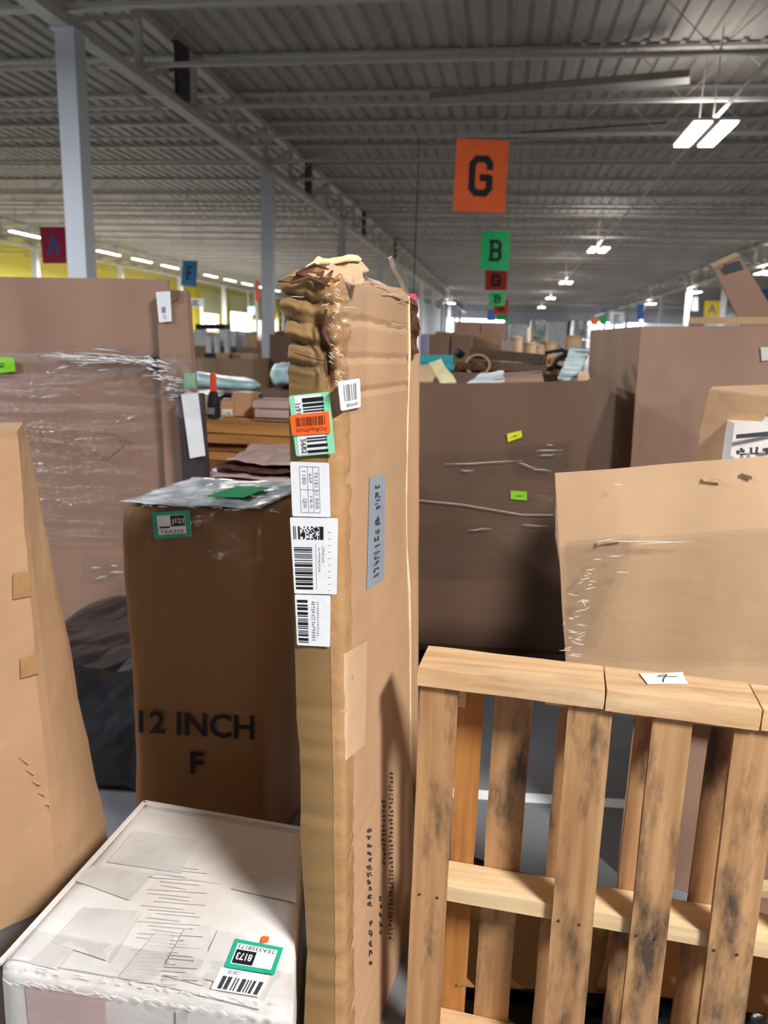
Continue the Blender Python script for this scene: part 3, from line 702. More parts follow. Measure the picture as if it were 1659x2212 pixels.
# lower barcode label
P = fp([(642, 1393), (713, 1397), (714, 1286), (637, 1284)]); L = P.slab('shipping_label', 'paper', hero, 0, .001, P.round(.04, .6)); L['label'] = 'lowest white label with one tall barcode'
m = MB(); P.bars(m, .06, .36, .06, .94, 44, False, .0016, 21); m.build('print', 'ink', L); m = MB(); P.smudge(m, .46, .58, .10, .9, 16, 6); P.smudge(m, .62, .68, .2, .9, 16, 16); m.build('fine_print', 'ink_grey', L)
from mathutils.bvhtree import BVHTree
bvh = BVHTree.FromPolygons([tuple(v) for v in HV], HF); E0 = Vector((0, 0, EYE))
class Hug(Pl):
    """print area that follows the dented cardboard"""
    def __init__(s, px): s.px = [Vector((x, y)) for x, y in px]; s.n = sn
    def p(s, u, v, d=0):
        c = s.px; q = c[0]*(1-u)*(1-v)+c[1]*u*(1-v)+c[2]*u*v+c[3]*(1-u)*v
        w = ray(q.x, q.y).normalized(); h = bvh.ray_cast(E0, w)[0] or onplane(q.x, q.y, PS, sn)
        return h+sn*d
    def skin(s, name, mat, parent, nu, nv, d):
        m = MB(); m.add([s.p(i/nu, j/nv, d) for j in range(nv+1) for i in range(nu+1)], [(j*(nu+1)+i, j*(nu+1)+i+1, (j+1)*(nu+1)+i+1, (j+1)*(nu+1)+i) for j in range(nv) for i in range(nu)])
        return m.build(name, mat, parent, smooth=True)
# --- right-side stickers and marks
sp = lambda pts: pxpl(pts, PS, sn)
# small white label straddling the corner
P = Pl([q+sn*.004 for q in sp([(731, 888), (774, 879), (772, 817), (724, 824)]).c]); L = P.slab('barcode_label', 'paper', hero, 0, .001, P.round(.08, .8)); L['label'] = 'small white label with a grey barcode on the corner'
m = MB(); P.bars(m, .2, .86, .3, .86, 16, True, .0016, 3); P.smudge(m, .3, .4, .1, .2, 1, 1); P.text(m, '85mm8', .28, .82, .1, .22); m.build('print', 'ink_grey', L)
P = Hug([(791, 1276), (829, 1250), (832, 1025), (797, 1031)]); L = P.skin('grey_printed_tape', 'tape_grey', hero, 4, 16, .0012); L['label'] = 'blue-grey tape strip with a column of blurred characters'
m = MB()
for (v0, v1, n, sd) in ((.82, .96, 2, 1), (.70, .82, 2, 2), (.56, .68, 1, 3), (.42, .54, 2, 4), (.20, .40, 4, 5), (.08, .19, 2, 6)): P.smudge(m, .34, .70, v0-.02, v1-.02, n, sd, .0022)
m.build('print', 'ink_soft', L)
P = Hug([(727, 1657), (786, 1608), (791, 1383), (739, 1413)]); P.skin('pale_patch', 'kraft_light', hero, 10, 24, .0026)['label'] = 'paler bare cardboard patch where a label was torn off'
m = MB()
for (px0, px1, y0, y1, n, sd) in ((838, 849, 1665, 2030, 40, 1), (823, 833, 1725, 1870, 14, 2), (791, 803, 1785, 1958, 11, 3), (796, 804, 1980, 2090, 5, 6), (818, 825, 1930, 2020, 5, 7)):
    Q = Hug([(px0, y1), (px1, y1), (px1, y0), (px0, y0)]); Q.smudge(m, 0, 1, 0, 1, n, sd, .0012)
m.build('stamped_print', 'ink_soft', hero)
# ---- second thin carton standing behind it ----------------------------------------
t = thing('thin_flat_carton', 'thin flat carton standing upright right behind the tall narrow carton', 'box', (-.19, 2.2, 0))
zt = at(900, 760, 2.0).z
xs0 = lambda z: prow(BE, 2.0, z)-.02; xs1 = lambda z: prow([(0, 905), (900, 904), (2500, 905)], 2.0, z)
zs = [0, .6, 1.1, zt]; 
MB().soft([(xs0(0), 2.0, 0), (xs1(.2), 2.0, 0), (xs1(.2), 2.035, 0), (xs0(0)+.01, 2.035, 0), (xs0(zt), 2.0, zt), (xs1(zt), 2.0, zt), (xs1(zt), 2.035, zt), (xs0(zt)+.01, 2.035, zt)], (3, 2, 22), .003, 8, 3, .002).build('body', 'kraft', t)
MB().sheet([at(880, 770, 1.99), at(905, 760, 1.99), at(902, 650, 1.99), at(880, 640, 1.99)], (5, 14), .012, 30, 2, .01).build('crushed_end', 'rust_foam', t)

# ---- white wrapped box, lower left --------------------------------------------------
WZ = .42
tc = [atz(-5, 2088, WZ), atz(632, 2196, WZ), atz(655, 1787, WZ), atz(312, 1727, WZ)]
wb = thing('white_box', 'large white box under clear wrap, lower left, patched with tape', 'box', (-.6, 1.4, 0))
bt = [Vector((p.x, p.y, 0)) for p in tc]; bt[0] += Vector((.0, .0, 0))
c8 = bt+tc
MB().soft(c8, (16, 16, 12), .004, 6, 2, .006).build('body', 'white_card', wb, smooth=True)
zt = WZ; up3 = Vector((0, 0, 1)); WP = Vector((0, 0, zt+.0035))
wp = lambda pts, k=0: pxpl(pts, WP+Vector((0, 0, .0008*k)), up3)
# lid flap line and edge ridge, tape patches
for k, pts in enumerate(([(232, 1862), (392, 1886), (430, 1815), (290, 1795)], [(160, 1902), (280, 1945), (335, 1888), (200, 1870)], [(110, 2035), (230, 2075), (298, 1968), (180, 1960)],
                         [(256, 2110), (345, 2125), (372, 2015), (338, 2012)], [(345, 2105), (440, 2130), (455, 2000), (398, 2008)], [(425, 2110), (470, 2122), (530, 2022), (470, 2010)], [(60, 2080), (120, 2094), (190, 2018), (140, 2008)], [(500, 1920), (640, 1950), (640, 1880), (540, 1890)])):
    P = wp(pts, k % 3); P.slab('tape_patch', 'paper_tape', wb, 0, .0008)
m = MB()
for k in range(30):
    u = k/29; y0 = 1868+u*250; xa = 345+18*math.sin(k*1.7)-u*60; xb = 430+26*math.sin(k*2.3)-u*30; P = wp([(xa, y0+1.2), (xb, y0+10.2), (xb, y0+9), (xa, y0)], 2); m.add([P.p(0, 0), P.p(1, 0), P.p(1, 1), P.p(0, 1)], [(0, 1, 2, 3)])
m.build('faint_print', 'faint_grey', wb)
m = MB()
for a, b in (((335, 1888), (475, 1910)), ((2, 2068), (330, 2124)), ((330, 2124), (560, 2180)), ((318, 1742), (640, 1799))):
    MB().bar(atz(*a, WZ+.003), atz(*b, WZ+.003), .0014, .003).build('crease_line', 'faint_grey', wb)
# raised rim of the lid
rim = MB()
for a, b in (((-2, 2082), (312, 1733)), ((312, 1733), (650, 1791))):
    rim.bar(atz(*a, WZ+.002), atz(*b, WZ+.002), .010, .007)
rim.build('lid_edge', 'white_card', wb)
# clear wrap on the front and over the front edge
f0, f1, f4, f5 = c8[0], c8[1], c8[4], c8[5]; nf = Vector(((f1-f0).y, -(f1-f0).x, 0)).normalized()
MB().sheet([f0+nf*.006, f1+nf*.006, f5+nf*.008, f4+nf*.008], (50, 26), .006, 16, 4, .0005).build('clear_wrap', 'crumpled_film', wb, smooth=True)
ti = (c8[7]-c8[4])*.16; ti2 = (c8[6]-c8[5])*.16
MB().sheet([f4+nf*.006+Vector((0, 0, .004)), f5+nf*.006+Vector((0, 0, .004)), f5+ti2+Vector((0, 0, .007)), f4+ti+Vector((0, 0, .007))], (50, 8), .0045, 22, 5, .0005).build('clear_wrap', 'crumpled_film', wb, smooth=True)
nz_ = c8[4].z
glint_wrinkles(wb, lambda x, y: atz(x, y, WZ+.009), [], ((60, 2092), (600, 2172), 18), 70, 20, 11, .0007, .3)
glint_wrinkles(wb, lambda x, y: onplane(x, y, f4+nf*.013, nf), [], ((30, 2120), (600, 2205), 20), 80, 24, 12, .0008, .4)
# tape strips on the front face
FP_ = Pl([f0, f1, f5, f4])
for (u0, u1) in ((.1, .38), (.62, .66)):
    Pl([FP_.p(u0, 0, .004), FP_.p(u1, 0, .004), FP_.p(u1, .93, .004), FP_.p(u0, .93, .004)]).slab('tape_patch', 'pinkish' if u0 < .2 else 'paper_tape', wb, 0, .0008)
# teal bordered sticker: lower-left corner of the print is at the far right because it lies upside down
P = wp([(612, 2048), (508, 2028), (484, 2089), (592, 2106)], 5); P = Pl(P.c); L = P.slab('teal_sticker', 'label_teal', wb, 0, .001, P.round(.05, .08)); L['label'] = 'teal-bordered sticker reading TEA3358173 and 8173, upside down'
# u runs right to left in the picture, v runs away->near, so the print reads from the far side
Q = Pl([P.p(.09, .14), P.p(.91, .14), P.p(.91, .86), P.p(.09, .86)]); W1 = Q.slab('white_field', 'paper', L, .001, .0014)
m = MB(); Q.text(m, 'TEA3358173', .04, .96, .05, .24, .0018)
Q.rect(m, .47, .97, .30, .97, .0018); m.build('print', 'ink', W1); m = MB(); Q.text(m, '*8173', .53, .92, .45, .80, .0024); m.build('white_number', 'paper', W1)
P = wp([(585, 2108), (478, 2090), (455, 2136), (560, 2154)], 4); L = P.slab('barcode_sticker', 'paper', wb, 0, .0009)
m = MB(); P.bars(m, .06, .94, .36, .95, 30, True, .0012, 9); P.text(m, '-2818', .58, .82, .06, .24, .0012); m.build('print', 'ink_soft', L)
P = wp([(568, 2022), (582, 2024), (578, 2036), (564, 2036)], 4); P.slab('orange_dot', 'label_orange', wb, 0, .0009)

# ---- leaning tan carton, far left ---------------------------------------------------
def drop(T, p, z=0):      # extend an edge from its top through a lower point down to the floor
    d = p-T; return T+d*((T.z-z)/(T.z-p.z))
T1 = at(38, 926, 1.86); T2 = at(54, 912, 2.06); B1 = drop(T1, at(125, 1900, 1.85)); B2 = drop(T2, at(232, 1790, 2.05)); T2.z = T1.z
w_ = Vector((-.44, -.60, 0)); lc = [B1+w_, B1, B2, B2+w_, T1+w_, T1, T2, T2+w_]
T0 = T1+w_; B0 = B1+w_; dv = T2-T1
lean_t = thing('leaning_carton', 'tan cardboard carton leaning at the left edge, in front of the left gaylord box', 'box', (B1.x-.2, B1.y+.2, 0))
MB().soft(lc, (10, 6, 30), .006, 5, 6, .006).build('body', 'kraft', lean_t, smooth=False)
P = Pl([B0+Vector((0, -.004, 0)), B1+Vector((0, -.004, 0)), T1+Vector((0, -.004, 0)), T0+Vector((0, -.004, 0))])
MB().sheet([P.p(.72, .985, .003), P.p(1.0, .985, .003), P.p(1.0, 1.003, .003), P.p(.72, 1.003, .003)], (8, 3), .002, 30, 3, .0005).build('packing_tape', 'clear_tape', lean_t)
MB().sheet([T1+Vector((.004, 0, -.12)), T1+dv+Vector((.004, 0, -.12)), T1+dv+Vector((.003, 0, 0)), T1+Vector((.003, 0, 0))], (6, 6), .004, 30, 3, .0005).build('packing_tape', 'crumpled_film', lean_t)
for z0_, z1_ in ((.68, .73), (.52, .56)):
    MB().sheet([P.p(.93, z0_, .003), P.p(1.0, z0_, .003), P.p(1.0, z1_, .003), P.p(.94, z1_, .003)], (4, 4), .002, 25, 1, .0006).build('tape_scrap', 'tape_tan', lean_t)
for k in range(5): m = MB(); m.tube([P.p(.9+.02*k, .36-.03*k, .004), P.p(.93+.016*k, .34-.026*k, .006), P.p(.96+.008*k, .345-.03*k, .003)], [.0006, .002, .0006], 5).build('dent_crease', 'kraft_light', lean_t)

# ---- tall brown carton "12 INCH F" -------------------------------------------------
h12 = 1.2
A = atz(262, 1090, h12); B = atz(590, 1096, h12); 
A = Vector((A.x, A.y, h12)); B = Vector((atz(572, 1100, h12).x+.0, A.y+.035, h12))
ab = Vector((B.x-A.x, B.y-A.y, 0)); nb = Vector((.045, .42, 0))
mt = thing('mattress_carton', 'tall brown carton printed 12 INCH F standing behind the white box', 'box', ((A.x+B.x)/2, A.y+.2, 0))
c8 = [Vector((A.x, A.y, 0)), Vector((B.x, B.y, 0)), Vector((B.x, B.y, 0))+nb, Vector((A.x, A.y, 0))+nb]; c8 = c8+[p+Vector((0, 0, h12)) for p in c8]
MB().soft(c8, (12, 10, 24), .006, 4, 9, .008).build('body', 'kraft_umber', mt, smooth=True)
n12 = Vector((ab.y, -ab.x, 0)).normalized(); P0 = c8[0]+n12*.008
ip = lambda pts: pxpl(pts, P0, n12)
glint_wrinkles(mt, lambda x, y: onplane(x, y, P0+n12*.008, n12), [((455, 1094), (480, 1096)), ((330, 1086), (440, 1089))], ((300, 1090), (600, 1104), 10), 16, 24, 3, .0008, .05)
m = MB(); P = ip([(300, 1582), (550, 1598), (550, 1546), (300, 1533)]); P.text(m, '*12 INCH', 0, 1, 0, 1, .001)
P = ip([(411, 1671), (440, 1673), (440, 1625), (411, 1623)]); P.text(m, '*F', 0, 1, 0, 1, .001); m.build('lettering', 'ink', mt)
P = ip([(334, 1164), (415, 1158), (409, 1102), (327, 1107)]); L = P.slab('teal_sticker', 'label_teal', mt, 0, .001); L['label'] = 'teal-bordered sticker near the top of the carton'
Q = Pl([P.p(.13, .14), P.p(.87, .14), P.p(.87, .86), P.p(.13, .86)]); W1 = Q.slab('white_field', 'paper', L, .001, .002)
m = MB(); Q.rect(m, .48, .98, .40, .98, .003); Q.text(m, 'TEA335', .06, .9, .06, .22, .003); Q.rect(m, .06, .44, .34, .42, .003); m.build('print', 'ink', W1)
m = MB(); Q.text(m, 'J121', .52, .94, .5, .8, .0035); m.build('white_number', 'paper', W1)
# glossy wrap over its top
tt = [p+Vector((0, 0, .010)) for p in c8[4:8]]
MB().sheet([tt[0]+n12*.012, tt[1]+n12*.012, tt[2], tt[3]], (26, 18), .006, 14, 7, .001).build('clear_wrap', 'film_silver', mt, smooth=True)
PT = Pl(tt); P2 = Pl([PT.p(.52, .2, .008), PT.p(.78, .2, .008), PT.p(.8, .62, .008), PT.p(.54, .62, .008)]); P2.slab('green_label', 'sign_green', mt, 0, .002)
MB().sheet([c8[0]+Vector((0, 0, 1.05))+n12*.010, c8[1]+Vector((0, 0, 1.05))+n12*.010, tt[1]+n12*.014, tt[0]+n12*.014], (26, 6), .004, 18, 8, .0005).build('clear_wrap', 'clear_tape', mt, smooth=True)

# ---- left gaylord ----------------------------------------------------------------------
YL = 3.43
gA = Vector((-3.0, YL+.05, 0)); gB = Vector((-1.5, YL, 0)); zt = 1.93
g = gaylord('gaylord_box', 'big brown gaylord box on the left, lime sticker at its left edge', [Vector((-3.0, YL+.02, .135)), Vector((-1.47, YL, .135)), Vector((-2.05, YL+1.15, .135)), Vector((-3.5, YL+1.17, .135))]+[Vector((-3.02, YL+.02, 1.93)), Vector((-1.535, YL, 1.93)), Vector((-2.1, YL+1.15, 1.93)), Vector((-3.5, YL+1.17, 1.93))], 'kraft_pink')
PFg = Vector((0, YL-.008, 0)); gp = lambda pts, dy=0: pxpl(pts, Vector((0, YL-.008-dy, 0)), Vector((0, -1, 0)))
P = gp([(-20, 808), (34, 802), (30, 772), (-20, 770)]); L = P.slab('lime_sticker', 'lime', g, 0, .002)
m = MB(); P.smudge(m, .25, .6, .3, .75, 2, 5, .003); m.build('print', 'ink_soft', L)
gx = lambda x, y, dy=.0: at(x, y, YL-.016-dy)
MB().sheet([gx(-60, 1180), gx(395, 1180), gx(395, 745), gx(-60, 760)], (44, 36), .004, 4, 3, .0004).build('stretch_film', 'stretch_film', g, smooth=True)
MB().sheet([gx(100, 830, .01), gx(350, 800, .01), gx(345, 752, .01), gx(150, 745, .01)], (40, 20), .007, 13, 8, .0006).build('stretch_film', 'crumpled_film', g, smooth=True)
MB().sheet([gx(180, 1260, .01), gx(290, 1260, .01), gx(290, 1200, .01), gx(180, 1200, .01)], (14, 8), .008, 15, 3, .0006).build('stretch_film', 'crumpled_film', g, smooth=True)
m = MB()
for a, b, c in (((85, 930), (100, 962), (152, 955)), ((205, 935), (250, 940), (290, 960)), ((190, 975), (235, 990), (270, 960))):
    m.tube([gx(*a), gx(*b), gx(*c)], .0016, 5)
m.build('pen_scribble', 'ink_brown', g)
pallet_flat('wooden pallet under the left gaylord box', -3.4, -1.5, YL-.03, YL+1.1, 'brown_x')
gf = lambda x, y: gx(x, y, .02)
glint_wrinkles(g, gf, [((102, 767), (330, 778)), ((160, 762), (320, 772)), ((200, 753), (260, 760)), ((130, 776), (300, 781)), ((150, 782), (250, 784)), ((120, 797), (150, 790)), ((168, 789), (190, 788)), ((262, 786), (285, 782)), ((210, 800), (235, 798)), ((305, 813), (330, 813))], ((110, 768), (330, 782), 7), 16, 90, 2, .0020, .03)
glint_wrinkles(g, gf, [((196, 1228), (218, 1226)), ((240, 1222), (254, 1221)), ((238, 1236), (268, 1236)), ((205, 1252), (232, 1244))], None, 0, 0, 4, .0024)
# slim carton standing beside it, with white label
x0 = at(338, 640, YL-.03).x; x1 = at(402, 640, YL-.03).x
t = thing('slim_carton', 'slim upright carton with a white label against the right end of the left gaylord box', 'box', (-1.5, YL-.05, 0))
Tl, Tr = at(338, 628, 3.36), at(402, 626, 3.36); Bl, Br = at(352, 1030, 3.36), at(446, 1035, 3.36)
ff = (Tl.z)/(Tl.z-Bl.z); Bl2 = Vector((Bl.x+.02, 3.36, 0)); Br2 = Vector((Br.x+.02, 3.36, 0)); dd = Vector((0, .05, 0))
MB().soft([Bl2, Br2, Br2+dd, Bl2+dd, Tl, Tr, Tr+dd, Tl+dd], (5, 2, 30), .003, 5, 3, .002).build('body', 'kraft_pink', t)
P = Pl([at(x, y, 3.352) for x, y in ((344, 697), (371, 694), (368, 629), (337, 631))]); L = P.slab('label', 'paper', t, 0, .002); m = MB(); P.rect(m, .3, .6, .3, .5, .003); P.text(m, '5L', .35, .7, .1, .24, .003); m.build('print', 'ink_grey', L)
P = Pl([at(x, y, 3.352) for x, y in ((371, 655), (388, 645), (388, 627), (368, 627))]); P.slab('dark_sticker', 'kraft_deep', t, 0, .002)
MB().sheet([at(335, 860, 3.345), at(412, 860, 3.345), at(405, 765, 3.345), at(325, 772, 3.345)], (16, 16), .012, 18, 2, .0006).build('stretch_film', 'crumpled_film', t, smooth=True)
glint_wrinkles(t, lambda x, y: at(x, y, 3.325), [], ((335, 775), (395, 860), 26), 60, 24, 7, .0022, .1)
# white-labelled dark slab wrapped in film, right of it
t = thing('wrapped_slab', 'dark slab wrapped in clear film with a long white label, beside the left gaylord box', 'package', (-1.42, 3.3, 0))
q = [at(x, y, 3.26) for x, y in ((392, 1036), (447, 1020), (432, 848), (384, 854))]
z0b = [Vector((q[0].x+.03, 3.26, 0)), Vector((q[1].x+.03, 3.26, 0))]; dd = Vector((0, .06, 0))
MB().soft([z0b[0], z0b[1], z0b[1]+dd, z0b[0]+dd, q[3], q[2], q[2]+dd, q[3]+dd], (4, 2, 18), .006, 6, 2, .003).build('body', 'dark_steel', t)
P = Pl([at(x, y, 3.25) for x, y in ((411, 990), (444, 984), (428, 848), (392, 852))]); P.slab('label', 'paper', t, 0, .004)
MB().sheet([at(x, y, 3.24) for x, y in ((378, 900), (436, 900), (432, 775), (335, 775))], (20, 26), .014, 16, 3, .0006).build('stretch_film', 'crumpled_film', t, smooth=True)
P = Pl([at(x, y, 3.235) for x, y in ((398, 840), (424, 838), (422, 806), (398, 806))]); P.slab('green_mark', 'film_green', t, 0, .003)
# black block added to stand in for the deep shade in the gap
t = tag(MB().soft(hex8((-1.80, 2.42), (-1.17, 2.42), .75, 0, at(200, 1416, 2.5).z), (12, 8, 10), .03, 5, 1, .02).build('gap_shade_block', 'film_black'), 'dark block put in for the shade in the gap left of the 12 INCH carton', 'bundle')

# ---- centre gaylord -----------------------------------------------------------------------
YC = 3.85
g2 = gaylord('gaylord_box', 'dark brown gaylord box right of the tall carton, with yellow and lime stickers', [Vector((-.62, YC-.06, .135)), Vector((.40, YC, .135)), Vector((.47, YC+1.15, .135)), Vector((-.6, YC+1.1, .135)), Vector((-.62, YC-.06, 1.475)), Vector((.425, YC, 1.535)), Vector((.48, YC+1.15, 1.52)), Vector((-.6, YC+1.1, 1.50))], 'kraft_deep')
cn = Vector((.06, -1.02, 0)).normalized(); cp = lambda pts, d=.008: pxpl(pts, Vector((.40, YC, 0))+cn*d, cn)
for nm, mtl, pts in (('yellow_sticker', 'lemon', [(1097, 955), (1128, 944), (1126, 930), (1095, 937)]), ('lime_sticker', 'lime', [(1103, 1078), (1138, 1081), (1138, 1062), (1103, 1060)])):
    P = cp(pts, .012); L = P.slab(nm, mtl, g2, 0, .002); m = MB(); P.smudge(m, .2, .8, .35, .62, 1, 5, .003); m.build('print', 'ink_soft', L)
def cpt(x, y, d=.02): return onplane(x, y, Vector((.40, YC, 0))+cn*d, cn)
MB().sheet([cpt(900, 1250), cpt(1212, 1250), cpt(1230, 955), cpt(900, 985)], (40, 30), .004, 4.5, 5, .0004).build('stretch_film', 'stretch_film', g2, smooth=True)
MB().sheet([cpt(1120, 1030, .026), cpt(1240, 1030, .026), cpt(1240, 950, .026), cpt(1100, 960, .026)], (20, 16), .006, 12, 6, .0004).build('stretch_film', 'crumpled_film', g2, smooth=True)
glint_wrinkles(g2, lambda x, y: cpt(x, y, .03), [((996, 1016), (1024, 1016)), ((1010, 1144), (1062, 1143)), ((1128, 1133), (1186, 1136)), ((1158, 974), (1216, 972)), ((1180, 962), (1196, 962)), ((1120, 1000), (1160, 1012)), ((1150, 1014), (1192, 1018)), ((1165, 985), (1200, 980)), ((960, 1002), (1130, 995))], None, 0, 0, 5, .0019)
m = MB(); m.tube([cpt(900, 1080, .024), cpt(1000, 1090, .026), cpt(1130, 1112, .024), cpt(1195, 1112, .024)], .0022, 5); m.build('film_rope', 'tape_clear', g2)
pallet_flat('wooden pallet under the centre gaylord box', -.66, .5, YC-.08, YC+1.1, 'dark_x')

# ---- right gaylord -----------------------------------------------------------------------
g3 = gaylord('gaylord_box', 'tall brown gaylord box at the right with a brightly lit left side', [Vector((.78, 4.6, .0)), Vector((2.0, 4.5, .0)), Vector((2.1, 5.7, .0)), Vector((.62, 5.75, .0)), Vector((.737, 4.6, 1.812)), Vector((2.0, 4.5, 1.85)), Vector((2.1, 5.7, 1.85)), Vector((.58, 5.75, 1.80))], 'kraft_pink')
P = Pl([at(x, y, 4.54) for x, y in ((1645, 780), (1662, 778), (1662, 750), (1643, 750))]); P.slab('pale_label', 'tape_clear', g3, 0, .003)
MB().sheet([at(x, y, 4.53) for x, y in ((1380, 1000), (1500, 1000), (1500, 860), (1380, 880))], (14, 10), .004, 6, 2, .0005).build('stretch_film', 'clear_tape', g3, smooth=True)
# slanting carton on top of it
q0, q1 = at(1540, 578, 5.6), at(1598, 552, 5.6); r0, r1 = at(1600, 697, 5.2), at(1690, 697, 5.2); dd = Vector((.05, .2, 0))
t = thing('slanting_carton', 'long narrow carton sticking up at a slant above the right gaylord box', 'box', (r0+r1)/2)
r0 = r0+(r0-q0)*.7; r1 = r1+(r1-q1)*.7
MB().soft([r0, r1, r1+dd, r0+dd, q0, q1, q1+dd, q0+dd], (4, 3, 10), .004, 3, 3, .004).build('body', 'kraft_pink', t)
P = Pl([at(x, y, 5.53) for x, y in ((1565, 600), (1607, 590), (1597, 563), (1562, 572))]); P.slab('dark_end_mark', 'ink_soft', t, 0, .01)
MB().sheet([q0+Vector((0, -.01, 0)), q1+Vector((0, -.01, 0)), q1+Vector((0, .1, .03)), q0+Vector((0, .1, .03))], (5, 3), .005, 10, 2, .002).build('end_flap', 'kraft_light', t)
# board lying across gaylord rim
t = tag(MB().soft([at(1490, 700, 4.9), at(1700, 700, 4.9), at(1700, 700, 5.05), at(1490, 700, 5.05), at(1490, 686, 4.9), at(1700, 684, 4.9), at(1700, 684, 5.05), at(1490, 686, 5.05)], (4, 2, 1), .003, 3, 2, 0).build('flat_carton', 'kraft'), 'flat carton lying across the top of the right gaylord box', 'box')

# ---- front-right box with raised flap ------------------------------------------------------
YR = 2.3
Lt, Rt = at(1200, 1022, YR), at(1665, 985, YR-.12)
Rt = Lt+(Rt-Lt)*1.5
Bz = .62
Lb = at(1220, 1440, YR); k = (Lt.z-Bz)/(Lt.z-Lb.z); Lb = Vector((Lt.x+(Lb.x-Lt.x)*k, YR, Bz)); Rb = Vector((Rt.x, Rt.y, Bz)); dp = Vector((.06, .62, 0))
g4 = thing('open_carton', 'open tan cardboard box behind the pallet, glinting stretch film round it', 'box', (Lb+Rb)/2+dp/2)
def wall(a, b, A, B, nm, th=.008, sg=(20, 1, 16), am=.005):
    e = b-a; n = Vector((-e.y, e.x, 0)).normalized()*th; MB().soft([a, b, b+n, a+n, A, B, B+n, A+n], sg, am, 3, 5, 0).build(nm, 'kraft_light', g4)
lo_ = Vector((0, 0, .34)); wall(Lb, Rb, Lt, Rt, 'front_panel'); wall(Rb, Rb+dp, Rt, Rt+dp-lo_, 'side_panel'); wall(Rb+dp, Lb+dp, Rt+dp-lo_, Lt+dp-lo_, 'rear_panel'); wall(Lb+dp, Lb, Lt+dp-lo_, Lt, 'side_panel')
MB().add([Lb, Rb, Rb+dp, Lb+dp], [(0, 1, 2, 3)]).build('bottom', 'kraft', g4)
# flap bent up
fl = [at(1500, 1000, 2.75), at(1590, 1000, 2.75), at(1690, 800, 2.6), at(1680, 838, 2.6), at(1533, 842, 2.7)]
F1 = [at(1503, 1010, 2.78), at(1588, 1004, 2.72), at(1612, 936, 2.68), at(1535, 842, 2.78)]
m = MB(); m.sheet([at(1500, 1012, 2.8), at(1575, 1008, 2.7), at(1680, 860, 2.6), at(1532, 842, 2.75)], (12, 12), .006, 6, 3, .005); m.sheet([at(1532, 842, 2.755), at(1680, 862, 2.605), at(1700, 832, 2.8), at(1545, 838, 2.95)], (8, 4), .004, 6, 3, .005)
m.build('raised_flap', 'kraft', g4)
# printed white inner box
t = thing('printed_white_box', 'white box with dark print showing behind the raised flap at right', 'box', (.95, 2.7, .63))
a0, a1 = at(1555, 1010, 2.72), at(1760, 1010, 2.72); a2 = at(1555, 905, 2.72); 
MB().soft([Vector((a0.x, 2.62, Bz+.02)), Vector((a1.x, 2.56, Bz+.02)), Vector((a1.x, 2.8, Bz+.02)), Vector((a0.x, 2.8, Bz+.02)), Vector((a0.x, 2.62, a2.z)), Vector((a1.x, 2.56, a2.z+.02)), Vector((a1.x, 2.8, a2.z+.02)), Vector((a0.x, 2.8, a2.z))], (5, 3, 4), .002, 4, 2, .002).build('body', 'white_card', t)
m = MB(); P = Pl([at(x, y, 2.585) for x, y in ((1585, 985), (1680, 980), (1680, 955), (1585, 962))]); P.smudge(m, 0, .3, 0, 1, 1, 3, .002); P.smudge(m, .35, .6, 0, 1, 1, 4, .002); P.smudge(m, .65, 1, 0, 1, 1, 9, .002); P.rect(m, .05, 1, 1.6, 2.0, .002); m.build('print', 'ink_soft', t)
fn = Vector(((Rt-Lt).y, -(Rt-Lt).x, 0)).normalized()
def rp(x, y, d=.012): return onplane(x, y, Lt+fn*d, fn)
MB().sheet([rp(1222, 1430), rp(1700, 1430), rp(1700, 1140), rp(1215, 1170)], (46, 34), .005, 5, 5, .0004).build('stretch_film', 'stretch_film', g4, smooth=True)
MB().sheet([rp(1222, 1400, .02), rp(1290, 1400, .02), rp(1380, 1150, .02), rp(1225, 1170, .02)], (18, 34), .008, 14, 5, .0004).build('stretch_film', 'crumpled_film', g4, smooth=True)
glint_wrinkles(g4, lambda x, y: rp(x, y, .03), [((1288, 1170), (1330, 1164)), ((1315, 1202), (1346, 1199)), ((1325, 1047), (1345, 1048)), ((1330, 1236), (1360, 1236)), ((1225, 1284), (1250, 1286)), ((1257, 1296), (1266, 1312)), ((1215, 1350), (1222, 1342)), ((1290, 1168), (1480, 1172)), ((1360, 1178), (1500, 1168)), ((1280, 1210), (1300, 1209))], ((1275, 1230), (1232, 1420), 16), 34, 26, 5, .0012, -.1)
for k, (a, b) in enumerate((((1290, 1170), (1345, 1160)), ((1520, 1030), (1560, 1036)), ((1600, 1022), (1625, 1030)))):
    m = MB().sheet([rp(a[0], a[1]+8, .006), rp(b[0], b[1]+8, .006), rp(b[0], b[1], .006), rp(a[0], a[1], .006)], (6, 3), .003, 40, k, .001); m.build('scuff', 'kraft_deep' if k == 2 else 'kraft_light', g4)
# carton supporting it
carton('supporting_carton', 'pinkish brown carton under the open tan box, seen between the pallet slats', 'box', hex8((.47, 2.32), (1.3, 2.1), .7, 0, .61), 'kraft_pink', seam=False, seg=(4, 4, 4), amp=.004)

